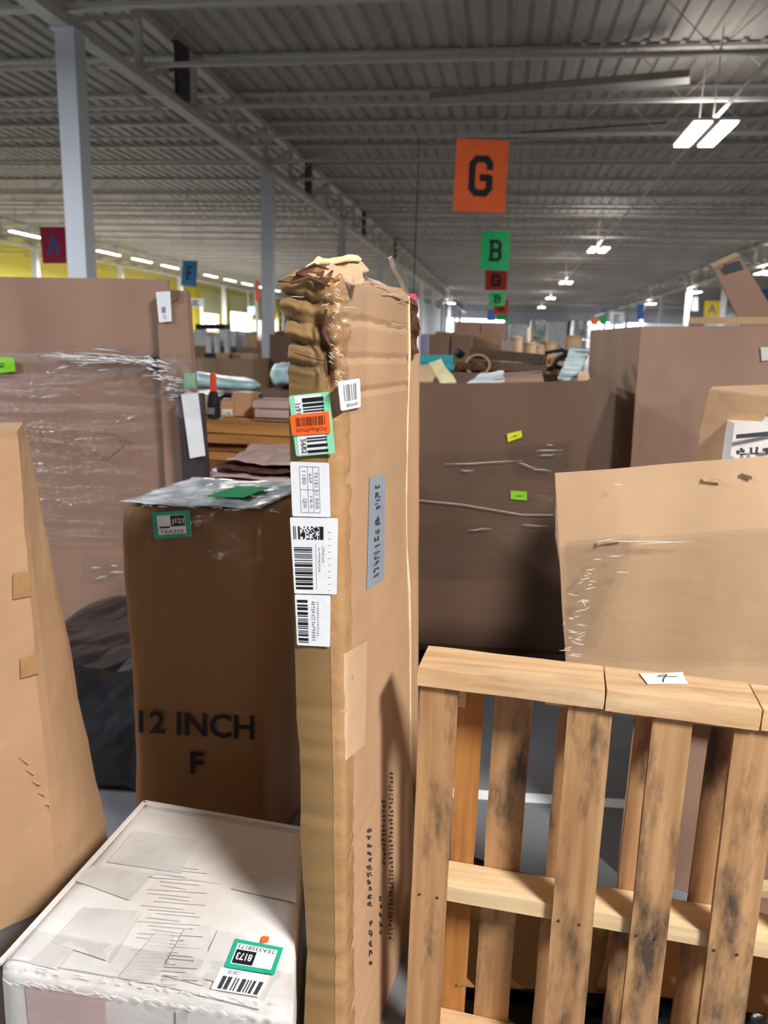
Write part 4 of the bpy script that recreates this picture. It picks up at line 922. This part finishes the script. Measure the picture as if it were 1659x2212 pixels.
# ---- wooden pallet standing on its side -----------------------------------------------------
pal = thing('wood_pallet', 'wooden pallet standing upright on its side in front, with vertical slats', 'pallet', (.3, 1.55, 0))
u = Vector((.695, -.053, 0)).normalized(); v = Vector((-u.y, u.x, 0)); O = Vector((-.175, 1.534, 0))
def pb(name, s0, s1, d0, d1, z0, z1, mat, tilt=0, seed=0, zt=0, seg=None):
    c = []
    for z in (z0, z1):
        for s_, d_ in ((s0, d0), (s1, d0), (s1, d1), (s0, d1)):
            sh = tilt*(z-1.0); dz = zt*(s_-s0)
            c.append(O+u*(s_+sh)+v*d_+Vector((0, 0, z+dz)))
    return MB().soft(c, seg or (3, 2, 10), .0012, 9, seed, .0012).build(name, mat, pal)
top_z = 1.016
pb('top_stringer', .03, .42, -.002, .125, top_z-.042, top_z, 'pine_x', seg=(12, 3, 2))
pb('top_stringer', .421, .715, -.003, .126, top_z-.044, top_z+.001, 'pine_x', seed=3, seg=(8, 3, 2))
pb('top_stringer', .716, 1.22, -.002, .125, top_z-.043, top_z, 'pine_x', seed=5, seg=(8, 3, 2))
pb('inner_batten', .30, 1.22, .03, .06, top_z-.062, top_z-.044, 'pine_x', seed=7, seg=(8, 2, 1))
pb('middle_stringer', .06, 1.22, .030, .122, .43, .468, 'pine_pale_x', zt=.012, seg=(12, 2, 2))
pb('bottom_stringer', .04, 1.22, .030, .122, 0, .04, 'pine_x', seg=(12, 2, 2))
sl = [(.035, .118, 0), (.348, .438, .012), (.517, .594, .010), (.672, .763, .018), (.87, .96, 0), (1.1, 1.19, 0)]
for k, (a, b, tl) in enumerate(sl):
    pb('front_slat', a, b, .012, .029, .0, top_z-.045, 'pine_z', -tl, k*3+1, seg=(3, 1, 16))
for k, (a, b) in enumerate(((.108, .166), (.19, .276), (.335, .42), (.50, .585), (.655, .74), (.86, .95), (1.08, 1.17))):
    pb('rear_slat', a, b, .124, .140, 0.0, top_z-.05 if k > 1 else top_z-.06, 'pine_orange_z' if k == 0 else 'pine_z', 0, k*5+2, seg=(3, 1, 16))
pb('splinter', .108, .125, .118, .123, top_z-.14, top_z-.05, 'pine_pale_x', seed=3)
# nail heads and knots
m = MB()
for k, (a, b, tl) in enumerate(sl):
    for zz in (.45, .02):
        for ss in (.25, .75):
            p = O+u*(a+(b-a)*ss)+v*.0112+Vector((0, 0, zz)); m.tube([p, p-v*.002], .003, 6)
m.build('nail_heads', 'dark_steel', pal, 'stuff')
# pen-marked paper slip on the top board
P = pxpl([(1396, 1478), (1487, 1478), (1475, 1452), (1381, 1455)], Vector((0, 0, top_z+.003)), up3)
L = P.slab('paper_slip', 'paper', pal, 0, .001, [(.03, .0), (.5, .04), (1, 0), (.97, .5), (1, 1), (.5, .93), (0, 1)]); L['label'] = 'torn white paper slip with a pen mark'
m = MB()
for a, b in (((.35, .62), (.82, .60)), ((.60, .78), (.46, .40)), ((.46, .40), (.42, .12)), ((.38, .70), (.6, .78))):
    A_, B_ = P.p(*a, .0015), P.p(*b, .0015); m.bar(A_, B_, .0022, .0004)
m.build('pen_mark', 'ink', L)

# ---- stuff on the floor behind the pallet ----------------------------------------------------
for k, (pts, zz, mtl, lb) in enumerate((([(985, 2130), (1345, 2150), (1345, 1975), (1000, 1950)], .12, 'kraft_olive', 'flattened cardboard sheet on the black film behind the pallet, left'), ([(1290, 2130), (1700, 2200), (1700, 2020), (1330, 1985)], .15, 'kraft_brown', 'flattened brown cardboard sheet on the black film behind the pallet, right'))):
    tag(MB().sheet([atz(x, y, zz) for x, y in pts], (12, 8), .010, 5, k, .006).build('cardboard_sheet', mtl), lb, 'cardboard')
tag(MB().soft([(-.1, 1.72, 0), (1.2, 1.72, 0), (1.2, 2.04, 0), (-.1, 2.2, 0), (-.1, 1.74, .07), (1.2, 1.74, .07), (1.2, 2.04, .09), (-.1, 2.2, .09)], (22, 10, 2), .018, 7, 4, .02).build('black_film_heap', 'film_black', smooth=True), 'crumpled heap of black film on the floor behind the pallet foot', 'plastic film')
tag(MB().soft([(.62, 1.74, .075), (.9, 1.74, .075), (.88, 1.84, .08), (.64, 1.84, .08), (.63, 1.745, .13), (.88, 1.75, .12), (.87, 1.82, .13), (.65, 1.83, .14)], (8, 4, 2), .02, 14, 6, .01).build('clear_film_scrap', 'film_silver', smooth=True), 'scrap of clear film on the black heap behind the pallet', 'plastic film')
tag(MB().bar((.66, 2.02, .22), (.82, 1.98, .26), .05, .02).build('wood_offcut', 'pine_pale_x'), 'small pale wood offcut lying behind the third front slat', 'wood')

# ---- things between 12 INCH carton and the left gaylord ------------------------------------
low = carton('low_carton', 'low brown carton behind the 12 INCH carton, carrying crumpled sheets', 'box', hex8((-1.31, 3.35), (-.62, 3.35), .8, 0, 1.04), 'kraft_pink', seam=False, seg=(4, 4, 4), amp=.004)
for k, (z, mtl) in enumerate(((1.05, 'pinkish'), (1.085, 'rust_foam'), (1.12, 'pinkish'))):
    tag(MB().sheet([(-1.36+.05*k, 3.36+.03*k, z), (-.60+.02*k, 3.36, z-.01), (-.6, 3.9, z), (-1.3, 3.95, z+.005)], (16, 8), .016, 8, k*3, .008).build('crumpled_sheet', mtl),
        ('lowest pinkish crumpled sheet on the low carton', 'dark crumpled sheet between the pinkish ones', 'top pinkish crumpled sheet on the low carton')[k], 'sheet')
tag(MB().soft([at(x, y, Y) for x, y, Y in ((455, 1022, 3.33), (470, 1022, 3.33), (470, 1022, 3.36), (455, 1022, 3.36), (457, 1012, 3.33), (468, 1012, 3.33), (468, 1012, 3.36), (457, 1012, 3.36))], (3, 3, 3), .003, 20, 2, .004).build('film_scrap', 'film_white'), 'tiny bright scrap of film at the foot of the crumpled sheets', 'plastic film')
sup = carton('low_carton', 'low carton under the stack of wooden boards', 'box', hex8((-1.93, 4.62), (-.75, 4.60), 1.0, 0, .90), 'kraft_deep', seam=False)
for k in range(5):
    zz = .905+k*.055; xo = .03*math.sin(k*2.2)
    tag(MB().soft(hex8((-1.93+xo, 4.33+.03*((k*7) % 3)), (-.78+xo, 4.30+.03*((k*5) % 3)), 1.15, zz, zz+.048), (8, 3, 1), .005, 3, k, .003).build('wooden_board', ('brown_x', 'honey_x', 'brown_x', 'honey_x', 'honey_x')[k]),
        ('bottom board of the stack behind the crumpled sheets', 'second board from the bottom of the wooden stack', 'middle board of the wooden stack', 'second board from the top of the wooden stack', 'top honey-coloured board of the wooden stack')[k], 'board', 'stacked wooden boards')
zb = .905+5*.055
def sit(name, lb, px0, px1, pytop, Y, z0, mat, depth=.3, cat='box', lab=None, seam=True, group=None, amp=.002):
    a = at(px0, pytop, Y); b = at(px1, pytop, Y)
    return carton(name, lb, cat, hex8((a.x, Y), (b.x, Y+.02), depth, z0, a.z), mat, group, seam, lab=lab, amp=amp)
sit('small_carton', 'small carton with a white label on the board stack, right of the orange-capped bottle', 476, 502, 866, 4.72, zb, 'kraft', .25, lab=(.1, .9, .15, .5, 'paper'))
sit('small_carton', 'taller plain carton behind the white-labelled one on the board stack', 500, 540, 851, 4.8, zb, 'kraft', .3)
sit('small_carton', 'small tan carton at the left end of the board stack', 430, 448, 856, 4.85, zb, 'kraft_light', .2)
sit('flat_carton', 'long carton with a dark open slot on the board stack', 546, 626, 905, 4.6, zb, 'kraft_pink', .35)
pz = at(560, 905, 4.6).z+.006
sit('flat_carton', 'pinkish flat carton on the slotted carton', 550, 626, 884, 4.64, pz, 'pinkish', .35)
pz = at(560, 884, 4.64).z+.006
sit('flat_carton', 'topmost pinkish flat carton on the board stack', 545, 628, 867, 4.66, pz, 'pinkish', .35)
# bottle with orange cap
bp_ = at(462, 915, 4.62); bx, by = bp_.x, 4.62
t = thing('black_bottle', 'black bottle with a tall orange cap standing on the board stack', 'bottle', (bx, by, zb))
MB().tube([(bx, by, zb), (bx, by, zb+.005), (bx, by, zb+.10), (bx, by, zb+.155), (bx, by, zb+.17)], [.035, .042, .041, .03, .018], 14).build('bottle_body', 'black_plastic', t, smooth=False)
MB().tube([(bx, by, zb+.168), (bx, by, zb+.175), (bx, by, zb+.27), (bx, by, zb+.285)], [.019, .021, .019, .012], 12).build('orange_cap', 'orange_plastic', t)
P = Pl([(bx-.022, by-.043, zb+.03), (bx+.022, by-.043, zb+.03), (bx+.022, by-.043, zb+.07), (bx-.022, by-.043, zb+.07)]); P.slab('bottle_label', 'ink_grey', t, 0, .001)
# teal-grey mattress on black wrapped load
t = tag(MB().soft(hex8((-4.75, 9.0), (-2.7, 8.8), 1.4, 0, .93), (16, 8, 8), .05, 2.5, 2, .05).build('black_wrapped_load', 'film_black', smooth=True), 'black film-wrapped load under the pale teal mattress', 'load')
MB_ = MB().soft([at(x, y, Y) for x, y, Y in ((415, 836, 8.9), (560, 842, 8.9), (560, 842, 10.2), (415, 836, 10.2), (415, 806, 8.9), (560, 826, 8.9), (560, 822, 10.2), (415, 803, 10.2))], (14, 8, 3), .03, 3, 3, .04)
tag(MB_.build('bagged_mattress', 'film_teal', smooth=True), 'pale teal bagged mattress lying on the black load', 'mattress')
t = tag(MB().soft([at(x, y, Y) for x, y, Y in ((588, 832, 8), (640, 834, 8), (640, 834, 8.8), (588, 832, 8.8), (590, 792, 8), (640, 780, 8), (640, 780, 8.8), (590, 790, 8.8))], (8, 5, 5), .04, 5, 6, .03).build('bagged_bundle', 'film_teal', smooth=True), 'pale teal bagged bundle left of the tall carton crown', 'bundle')
b0 = at(588, 834, 8); b1 = at(640, 834, 8); carton('dark_carton', 'dark carton under the pale teal bundle', 'box', hex8((b0.x-.1, 7.98), (b1.x+.3, 7.98), .9, 0, b0.z-.04), 'kraft_deep', seam=False)

# ---- rows of far gaylords, left aisle --------------------------------------------------------
NTH = ['first', 'second', 'third', 'fourth', 'fifth', 'sixth', 'seventh']
def far_gay(px0, px1, pytop, Y, mat, lb, n_items=6, seed=1, group='gaylord boxes farther down the hall', mats=('kraft', 'kraft_light', 'foam_white', 'kraft_pink', 'lilac'), hi=.22, depth=1.1):
    a = at(px0, pytop, Y); b = at(px1, pytop, Y); zt = a.z; c8 = hex8((a.x, Y), (b.x, Y), depth, .002, zt)
    g = gaylord('gaylord_box', lb, c8, mat, .02, None, group, (2, 1, 2))
    short = lb.split(',')[0]; rr = random.Random(seed); wid = b.x-a.x
    # a load of small goods rises above the rim
    x = a.x+.05; i = 0
    while i < n_items:
        w = wid/n_items*.86; hgt = rr.uniform(.05, hi); yy = Y+.06+rr.random()*.3
        xx = a.x+.04+(wid-.08)*i/n_items
        carton('loose_carton', NTH[i]+' loose carton on the '+short, 'box', [Vector(p) for p in hex8((xx, yy), (xx+w, yy+rr.uniform(-.01, .01)), .35, .03, zt+hgt)], rr.choice(mats), 'goods on the '+short, seam=i % 2 == 0, seg=(1, 1, 1), amp=0, rnd=0)
        i += 1
    return g
far_gay(405, 548, 746, 19, 'kraft_dark', 'far brown gaylord left of the second column', 7, 2, mats=('foam_white', 'kraft_light', 'foam_white', 'kraft_pink', 'white_card'), hi=.42)
far_gay(582, 640, 722, 15, 'kraft_deep', 'dark gaylord between the second column and tall carton', 2, 3, mats=('dark_steel', 'kraft_deep'), hi=.12)
far_gay(425, 546, 772, 14, 'kraft_dark', 'nearer brown gaylord left of the second column', 4, 5, hi=.1, mats=('kraft', 'kraft_dark', 'black_plastic'))
tag(MB().bar(at(430, 706, 24), at(492, 706, 24), .6, .16).build('dark_beam', 'black_plastic'), 'long black beam lying over the far white goods', 'beam')
b0 = at(425, 714, 24); b1 = at(500, 714, 24); carton('long_carton', 'long pale carton under the black beam', 'box', hex8((b0.x, 23.7), (b1.x, 23.7), .9, 0, b0.z-.07), 'kraft_light', seam=False)
# white buckets on top of far gaylord
for k, (px, pt) in enumerate(((456, 728), (474, 727), (496, 718))):
    a = at(px, 752, 18.9); z0 = at(px, 757, 18.9).z; z1 = at(px, pt, 18.9).z; cx = a.x
    t = thing('white_bucket', ('leftmost white bucket in front of the far gaylord box', 'middle white bucket in front of the far gaylord box', 'rightmost white bucket in front of the far gaylord box')[k], 'bucket', (cx, 18.75, z0))
    MB().tube([(cx, 18.75, 0.0), (cx, 18.75, z1-.05), (cx, 18.75, z1)], [.07, .08, .085], 12).build('bucket_body', 'foam_white', t)
    MB().tube([(cx, 18.75, z1), (cx, 18.75, z1+.025)], [.092, .092], 12).build('bucket_lid', 'white_card', t)
# more left rows
for k, (p0, p1, pt, Y) in enumerate(((505, 560, 738, 27), (590, 630, 735, 30), (430, 500, 730, 33), (500, 570, 726, 40))):
    far_gay(p0, p1, pt, Y, ('kraft_pink', 'kraft_dark', 'kraft', 'kraft_dark')[k], ('distant gaylord just left of the second column', 'distant gaylord just right of the second column', 'distant gaylord below the pale windows', 'farthest gaylord below the bright window')[k], 4, 20+k, hi=.3, mats=('foam_white', 'lilac', 'kraft_light', 'pinkish'))
# poster with violet stripes on the yellow wall
t = thing('striped_poster', 'pale poster with violet stripes on the yellow wall left of the tall carton', 'poster', at(605, 695, lw(605)-.5))
yy0, yy1 = lw(594), lw(616)
MB().box(X0+.36, X0+.40, yy0, yy1, 2.2, 4.4).build('poster_sheet', 'cream_wall', t)
for k in range(3): MB().box(X0+.40, X0+.43, yy0+.5, yy1-.5, 2.35+k*.8, 2.65+k*.8).build('stripe', 'stripe_violet', t)

# ---- contents of the centre gaylord ------------------------------------------------------------
zi = 1.40
carton('packed_carton', 'wide carton filling the centre gaylord box below its rim', 'box', hex8((-.55, 3.95), (.36, 3.98), .9, .16, zi), 'kraft_pink', seam=False)
tag(MB().sheet([at(902, 828, 3.93), at(935, 828, 3.98), at(950, 792, 4.2), at(902, 795, 4.1)], (8, 8), .012, 9, 1, .012).build('bent_board', 'kraft_light'), 'bent tan board sticking up from the left of the centre gaylord box', 'cardboard')
tag(MB().sheet([at(955, 832, 3.95), at(985, 828, 3.97), at(950, 782, 4.25), at(925, 790, 4.2)], (8, 8), .01, 9, 2, .015).build('foam_strip', 'foam_cream'), 'cream foam strip bent over the rim of the centre gaylord box', 'foam')
tag(MB().sheet([at(1005, 832, 3.95), at(1090, 826, 3.97), at(1086, 806, 4.2), at(1040, 806, 4.2)], (10, 6), .012, 9, 3, .006).build('plastic_sheet', 'film_white'), 'white plastic sheet lying at the centre gaylord rim', 'plastic film')
tag(MB().bar(at(1000, 834, 4.3), at(1168, 806, 4.3), .06, .018).build('thin_rod', 'kraft_deep'), 'thin brown strip resting slantwise over the centre gaylord box', 'strip')
tag(MB().soft([at(x, y, Y) for x, y, Y in ((1045, 836, 4.0), (1180, 832, 4.0), (1175, 832, 4.5), (1040, 836, 4.5), (1060, 820, 4.0), (1175, 815, 4.0), (1170, 800, 4.5), (1075, 805, 4.5))], (6, 4, 2), .006, 5, 3, .004).build('flattened_carton', 'kraft_pink'), 'flattened pinkish carton at the rim of the centre gaylord box', 'cardboard')
# glossy metal grid panel
q = [at(1204, 824, 4.3), at(1246, 826, 4.3), at(1274, 758, 4.7), at(1232, 756, 4.7)]; t = thing('shiny_panel', 'shiny silver-green film-wrapped panel leaning at the right of the centre gaylord box', 'panel', (q[0]+q[1])/2)
MB().sheet(q, (8, 14), .008, 14, 3, .02).build('panel_body', 'film_silver', t, smooth=True)
m = MB()
for k in range(6):
    f_ = .1+k*.16; a = q[0].lerp(q[3], f_); b = q[1].lerp(q[2], f_); m.bar(a+Vector((0, -.02, .02)), b+Vector((0, -.02, .02)), .012, .012)
m.build('panel_ribs', 'film_teal', t)
tag(MB().soft([at(x, y, Y) for x, y, Y in ((1246, 832, 4.1), (1276, 832, 4.1), (1276, 832, 4.4), (1246, 832, 4.4), (1250, 802, 4.1), (1272, 802, 4.1), (1272, 802, 4.4), (1250, 802, 4.4))], (3, 3, 3), .004, 5, 1, .004).build('small_carton', 'kraft_light'), 'small pale carton at the right rear corner of the centre gaylord box', 'box')
# ---- gaylord behind, with beams, frame, sticks --------------------------------------------------
Yb = 6.2
gb = far_gay(900, 1262, 800, Yb, 'kraft_deep', 'gaylord behind the centre one, heaped with timber', 5, 9, group='gaylord boxes farther down the hall', mats=('kraft', 'kraft_dark', 'kraft_pink'), hi=.04, depth=1.3)
def beam(name, lb, a, b, Ya, Yb_, w, h, mat, cat='timber'): return tag(MB().bar(at(*a, Ya), at(*b, Yb_), w, h).build(name, mat), lb, cat)
beam('dark_timber', 'long dark timber lying across the gaylord box behind the centre one', (1018, 762), (1172, 776), 6.4, 6.3, .14, .075, 'dark_x')
beam('brown_timber', 'second brown timber under the long dark one', (1040, 790), (1180, 795), 6.35, 6.35, .2, .06, 'kraft_deep')
beam('yellow_stick', 'pale yellow wooden stick pointing up beside the black frame', (1186, 782), (1240, 764), 6.3, 6.5, .04, .045, 'honey_x')
t = tag(MB().soft([at(x, y, Y) for x, y, Y in ((900, 790, 6.3), (978, 790, 6.3), (978, 790, 6.7), (900, 790, 6.7), (900, 768, 6.3), (980, 767, 6.3), (980, 767, 6.7), (900, 767, 6.7))], (4, 2, 2), .004, 4, 1, .004).build('teal_box', 'teal_box'), 'bright teal box beside the tall carton, on the heap', 'box')
tag(MB().soft([at(x, y, Y) for x, y, Y in ((960, 802, 6.25), (984, 800, 6.25), (984, 800, 6.4), (960, 802, 6.4), (958, 786, 6.25), (982, 788, 6.25), (982, 788, 6.4), (958, 786, 6.4))], (2, 2, 2), .004, 4, 1, .004).build('small_teal_box', 'teal_box'), 'small teal piece below the right end of the teal box', 'box')
tag(MB().tube([at(985, 770, 6.5), at(993, 760, 6.5), at(1003, 768, 6.5)], [.03, .05, .03], 8).build('black_ball', 'black_plastic'), 'round black knob right of the teal box', 'ball')
# curled paper tube ring
cpx = at(1032, 788, 6.2); t = thing('cardboard_tube', 'short open cardboard tube on the heap right of the teal box', 'tube', cpx)
m = MB(); n = 20; r0_, r1_ = .085, .07; vs = []
for k in range(n):
    a = 2*math.pi*k/n; cs, sn_ = math.cos(a), math.sin(a)
    for r_, yy in ((r0_, 0), (r1_, 0), (r1_, .3), (r0_, .3)): vs.append(cpx+Vector((cs*r_*1.2, yy, sn_*r_)))
fs = []
for k in range(n):
    b = ((k+1) % n)*4; a = k*4; fs += [(a, a+1, b+1, b), (a+1, a+2, b+2, b+1), (a+2, a+3, b+3, b+2), (a+3, a, b, b+3)]
m.add(vs, fs).build('tube_wall', 'kraft', t)
tag(MB().soft([at(x, y, Y) for x, y, Y in ((985, 800, 6.2), (1060, 802, 6.2), (1060, 802, 6.5), (985, 800, 6.5), (988, 784, 6.2), (1020, 780, 6.2), (1020, 780, 6.5), (988, 784, 6.5))], (4, 3, 2), .012, 8, 1, .004).build('brown_bundle', 'rust_foam'), 'dark brown bundle under the cardboard tube', 'bundle')
# black chair frame
t = thing('broken_chair', 'black metal chair frame jumbled on the heap left of the shiny panel', 'frame', at(1205, 800, 6.3))
for pts in ([(1176, 792), (1180, 762), (1215, 756), (1240, 768)], [(1190, 800), (1205, 775), (1232, 758)], [(1176, 800), (1200, 790), (1236, 806)], [(1215, 802), (1228, 780), (1222, 760)]):
    MB().tube([at(x, y, 6.3) for x, y in pts], .016, 8).build('frame_bar', 'black_plastic', t)
MB().soft([at(x, y, Y) for x, y, Y in ((1185, 812, 6.35), (1240, 812, 6.35), (1240, 812, 6.6), (1185, 812, 6.6), (1190, 795, 6.35), (1235, 790, 6.35), (1235, 790, 6.6), (1190, 795, 6.6))], (3, 3, 2), .01, 6, 3, .01).build('seat', 'film_black', t)

# ---- middle and far stacks, right of the tall carton -----------------------------------------------
def stack(px0, px1, pyt, Y, mat, lb, depth=1.0, cols=1, rows_=1, group='carton stacks down the hall', lab=None):
    a = at(px0, pyt, Y); b = at(px1, pyt, Y); h = a.z/rows_; w = (b.x-a.x)/cols
    for r in range(rows_):
        for c in range(cols):
            off = .02*math.sin(r*3+c*2+px0)
            pos = (['bottom', 'middle', 'top'] if rows_ == 3 else ['bottom', 'top'])[r]+(' ' if cols > 1 else '')+([''] if cols == 1 else ['left', 'right'] if cols == 2 else ['left', 'centre', 'right'])[c]
            carton('carton', pos+' one: '+lb, 'box', hex8((a.x+w*c+.005+off*.3, Y+off), (a.x+w*(c+1)-.01+off*.3, Y+off), depth, h*r+.003, h*(r+1)-.001), mat, group, seam=r == rows_-1, seg=(1, 1, 1), amp=0, rnd=0, lab=lab if r == rows_-1 else None)
stack(928, 1022, 722, 10.5, 'kraft_dark', 'brown carton in the stack right of the tall carton crown', 1, 2, 3)
stack(1024, 1088, 718, 11, 'kraft', 'tan carton in the middle stack behind the heap', 1, 1, 3)
stack(985, 1095, 694, 17, 'kraft_pink', 'pinkish carton in the tall stack right of centre, below the hanging signs', 1, 2, 3)
stack(1083, 1110, 736, 14, 'pinkish', 'pale pink carton stack left of the drum rows', .6, 1, 3)
# row of tan fibre drums / round tops
dl = ['first tan drum from the left behind the heap', 'second tan drum from the left behind the heap', 'third tan drum behind the heap, under the pale shelves', 'fourth tan drum behind the heap', 'rightmost tan drum, beside the right gaylord box']
for k, (px, pt, w) in enumerate(((1116, 726, 26), (1146, 738, 28), (1166, 745, 22), (1190, 738, 28), (1242, 724, 36))):
    Y = 15+k*.9; a = at(px-w/2, pt, Y); b = at(px+w/2, pt, Y); r = (b.x-a.x)/2; cx = (a.x+b.x)/2; t = thing('fibre_drum', dl[k], 'drum', (cx, Y+r, 0))
    MB().tube([(cx, Y+r, 0), (cx, Y+r, a.z-.06)], r, 16).build('drum_body', 'kraft_light', t)
    MB().tube([(cx, Y+r, a.z-.06), (cx, Y+r, a.z-.02), (cx, Y+r, a.z)], [r*1.04, r*1.04, r*.8], 16).build('drum_lid', 'kraft', t)
def load(px0, px1, pyt, Y, mat, lb, depth=1.1):
    a = at(px0, pyt, Y); b = at(px1, pyt, Y); t = thing('wrapped_load', lb, 'pallet load', ((a.x+b.x)/2, Y+.5, 0))
    h = a.z; n = max(2, int(h/.6))
    for k in range(n):
        MB().soft(hex8((a.x, Y), (b.x, Y), depth, .13+(h-.13)*k/n+.005, .13+(h-.13)*(k+1)/n), (3, 2, 2), .02, 2, k, .02).build('layer', mat, t)
    MB().hexa(hex8((a.x, Y), (b.x, Y), depth, 0, .128)).build('pallet_base', 'dark_x', t)
load(1100, 1142, 700, 24, 'film_white', 'white film-wrapped load left of the pale shelves')
load(1147, 1180, 690, 26, 'film_silver', 'silver film-wrapped load, second from the left of the row')
load(1184, 1226, 694, 25, 'foam_white', 'white pallet load right of the silver one')
load(1240, 1272, 690, 25, 'film_silver', 'silver film-wrapped load beside the right gaylord box')
load(1228, 1238, 692, 27, 'black_plastic', 'narrow black block put in for the dark gap between two pale loads')  # fills the gap between the loads with black to imitate its shade
load(1270, 1300, 700, 30, 'foam_white', 'pale load just above the corner of the right gaylord box')
load(1400, 1480, 698, 34, 'film_white', 'pale load above the middle of the right gaylord box')
load(908, 925, 720, 20, 'lilac', 'lilac load between the tall carton and the brown stack')
for k, (a, b, pt, Y, mtl) in enumerate(((1000, 1060, 706, 40, 'kraft_pink'), (1110, 1160, 706, 48, 'kraft'), (1170, 1215, 708, 52, 'kraft_dark'), (1218, 1262, 706, 46, 'kraft_pink'), (940, 990, 716, 33, 'kraft_dark'))):
    stack(a, b, pt, Y, mtl, ('far carton of the stack under the pink one', 'far tan carton behind the white wrapped loads', 'far dark carton behind the drums', 'far pink-brown carton left of the right gaylord box', 'far dark carton behind the brown stack')[k], 1.2, 3, 3, 'far carton stacks')
# white door panel in the far wall
struct('door_1', MB().box(1, 5, Y1-.08, Y1-.001, 0, 4.2), 'foam_white')
for (x, y) in ((3.5, 12), (6, 12), (6, 18), (9, 14), (-8.5, 8), (-9, 14), (-12, 20), (8, 26)):
    pass
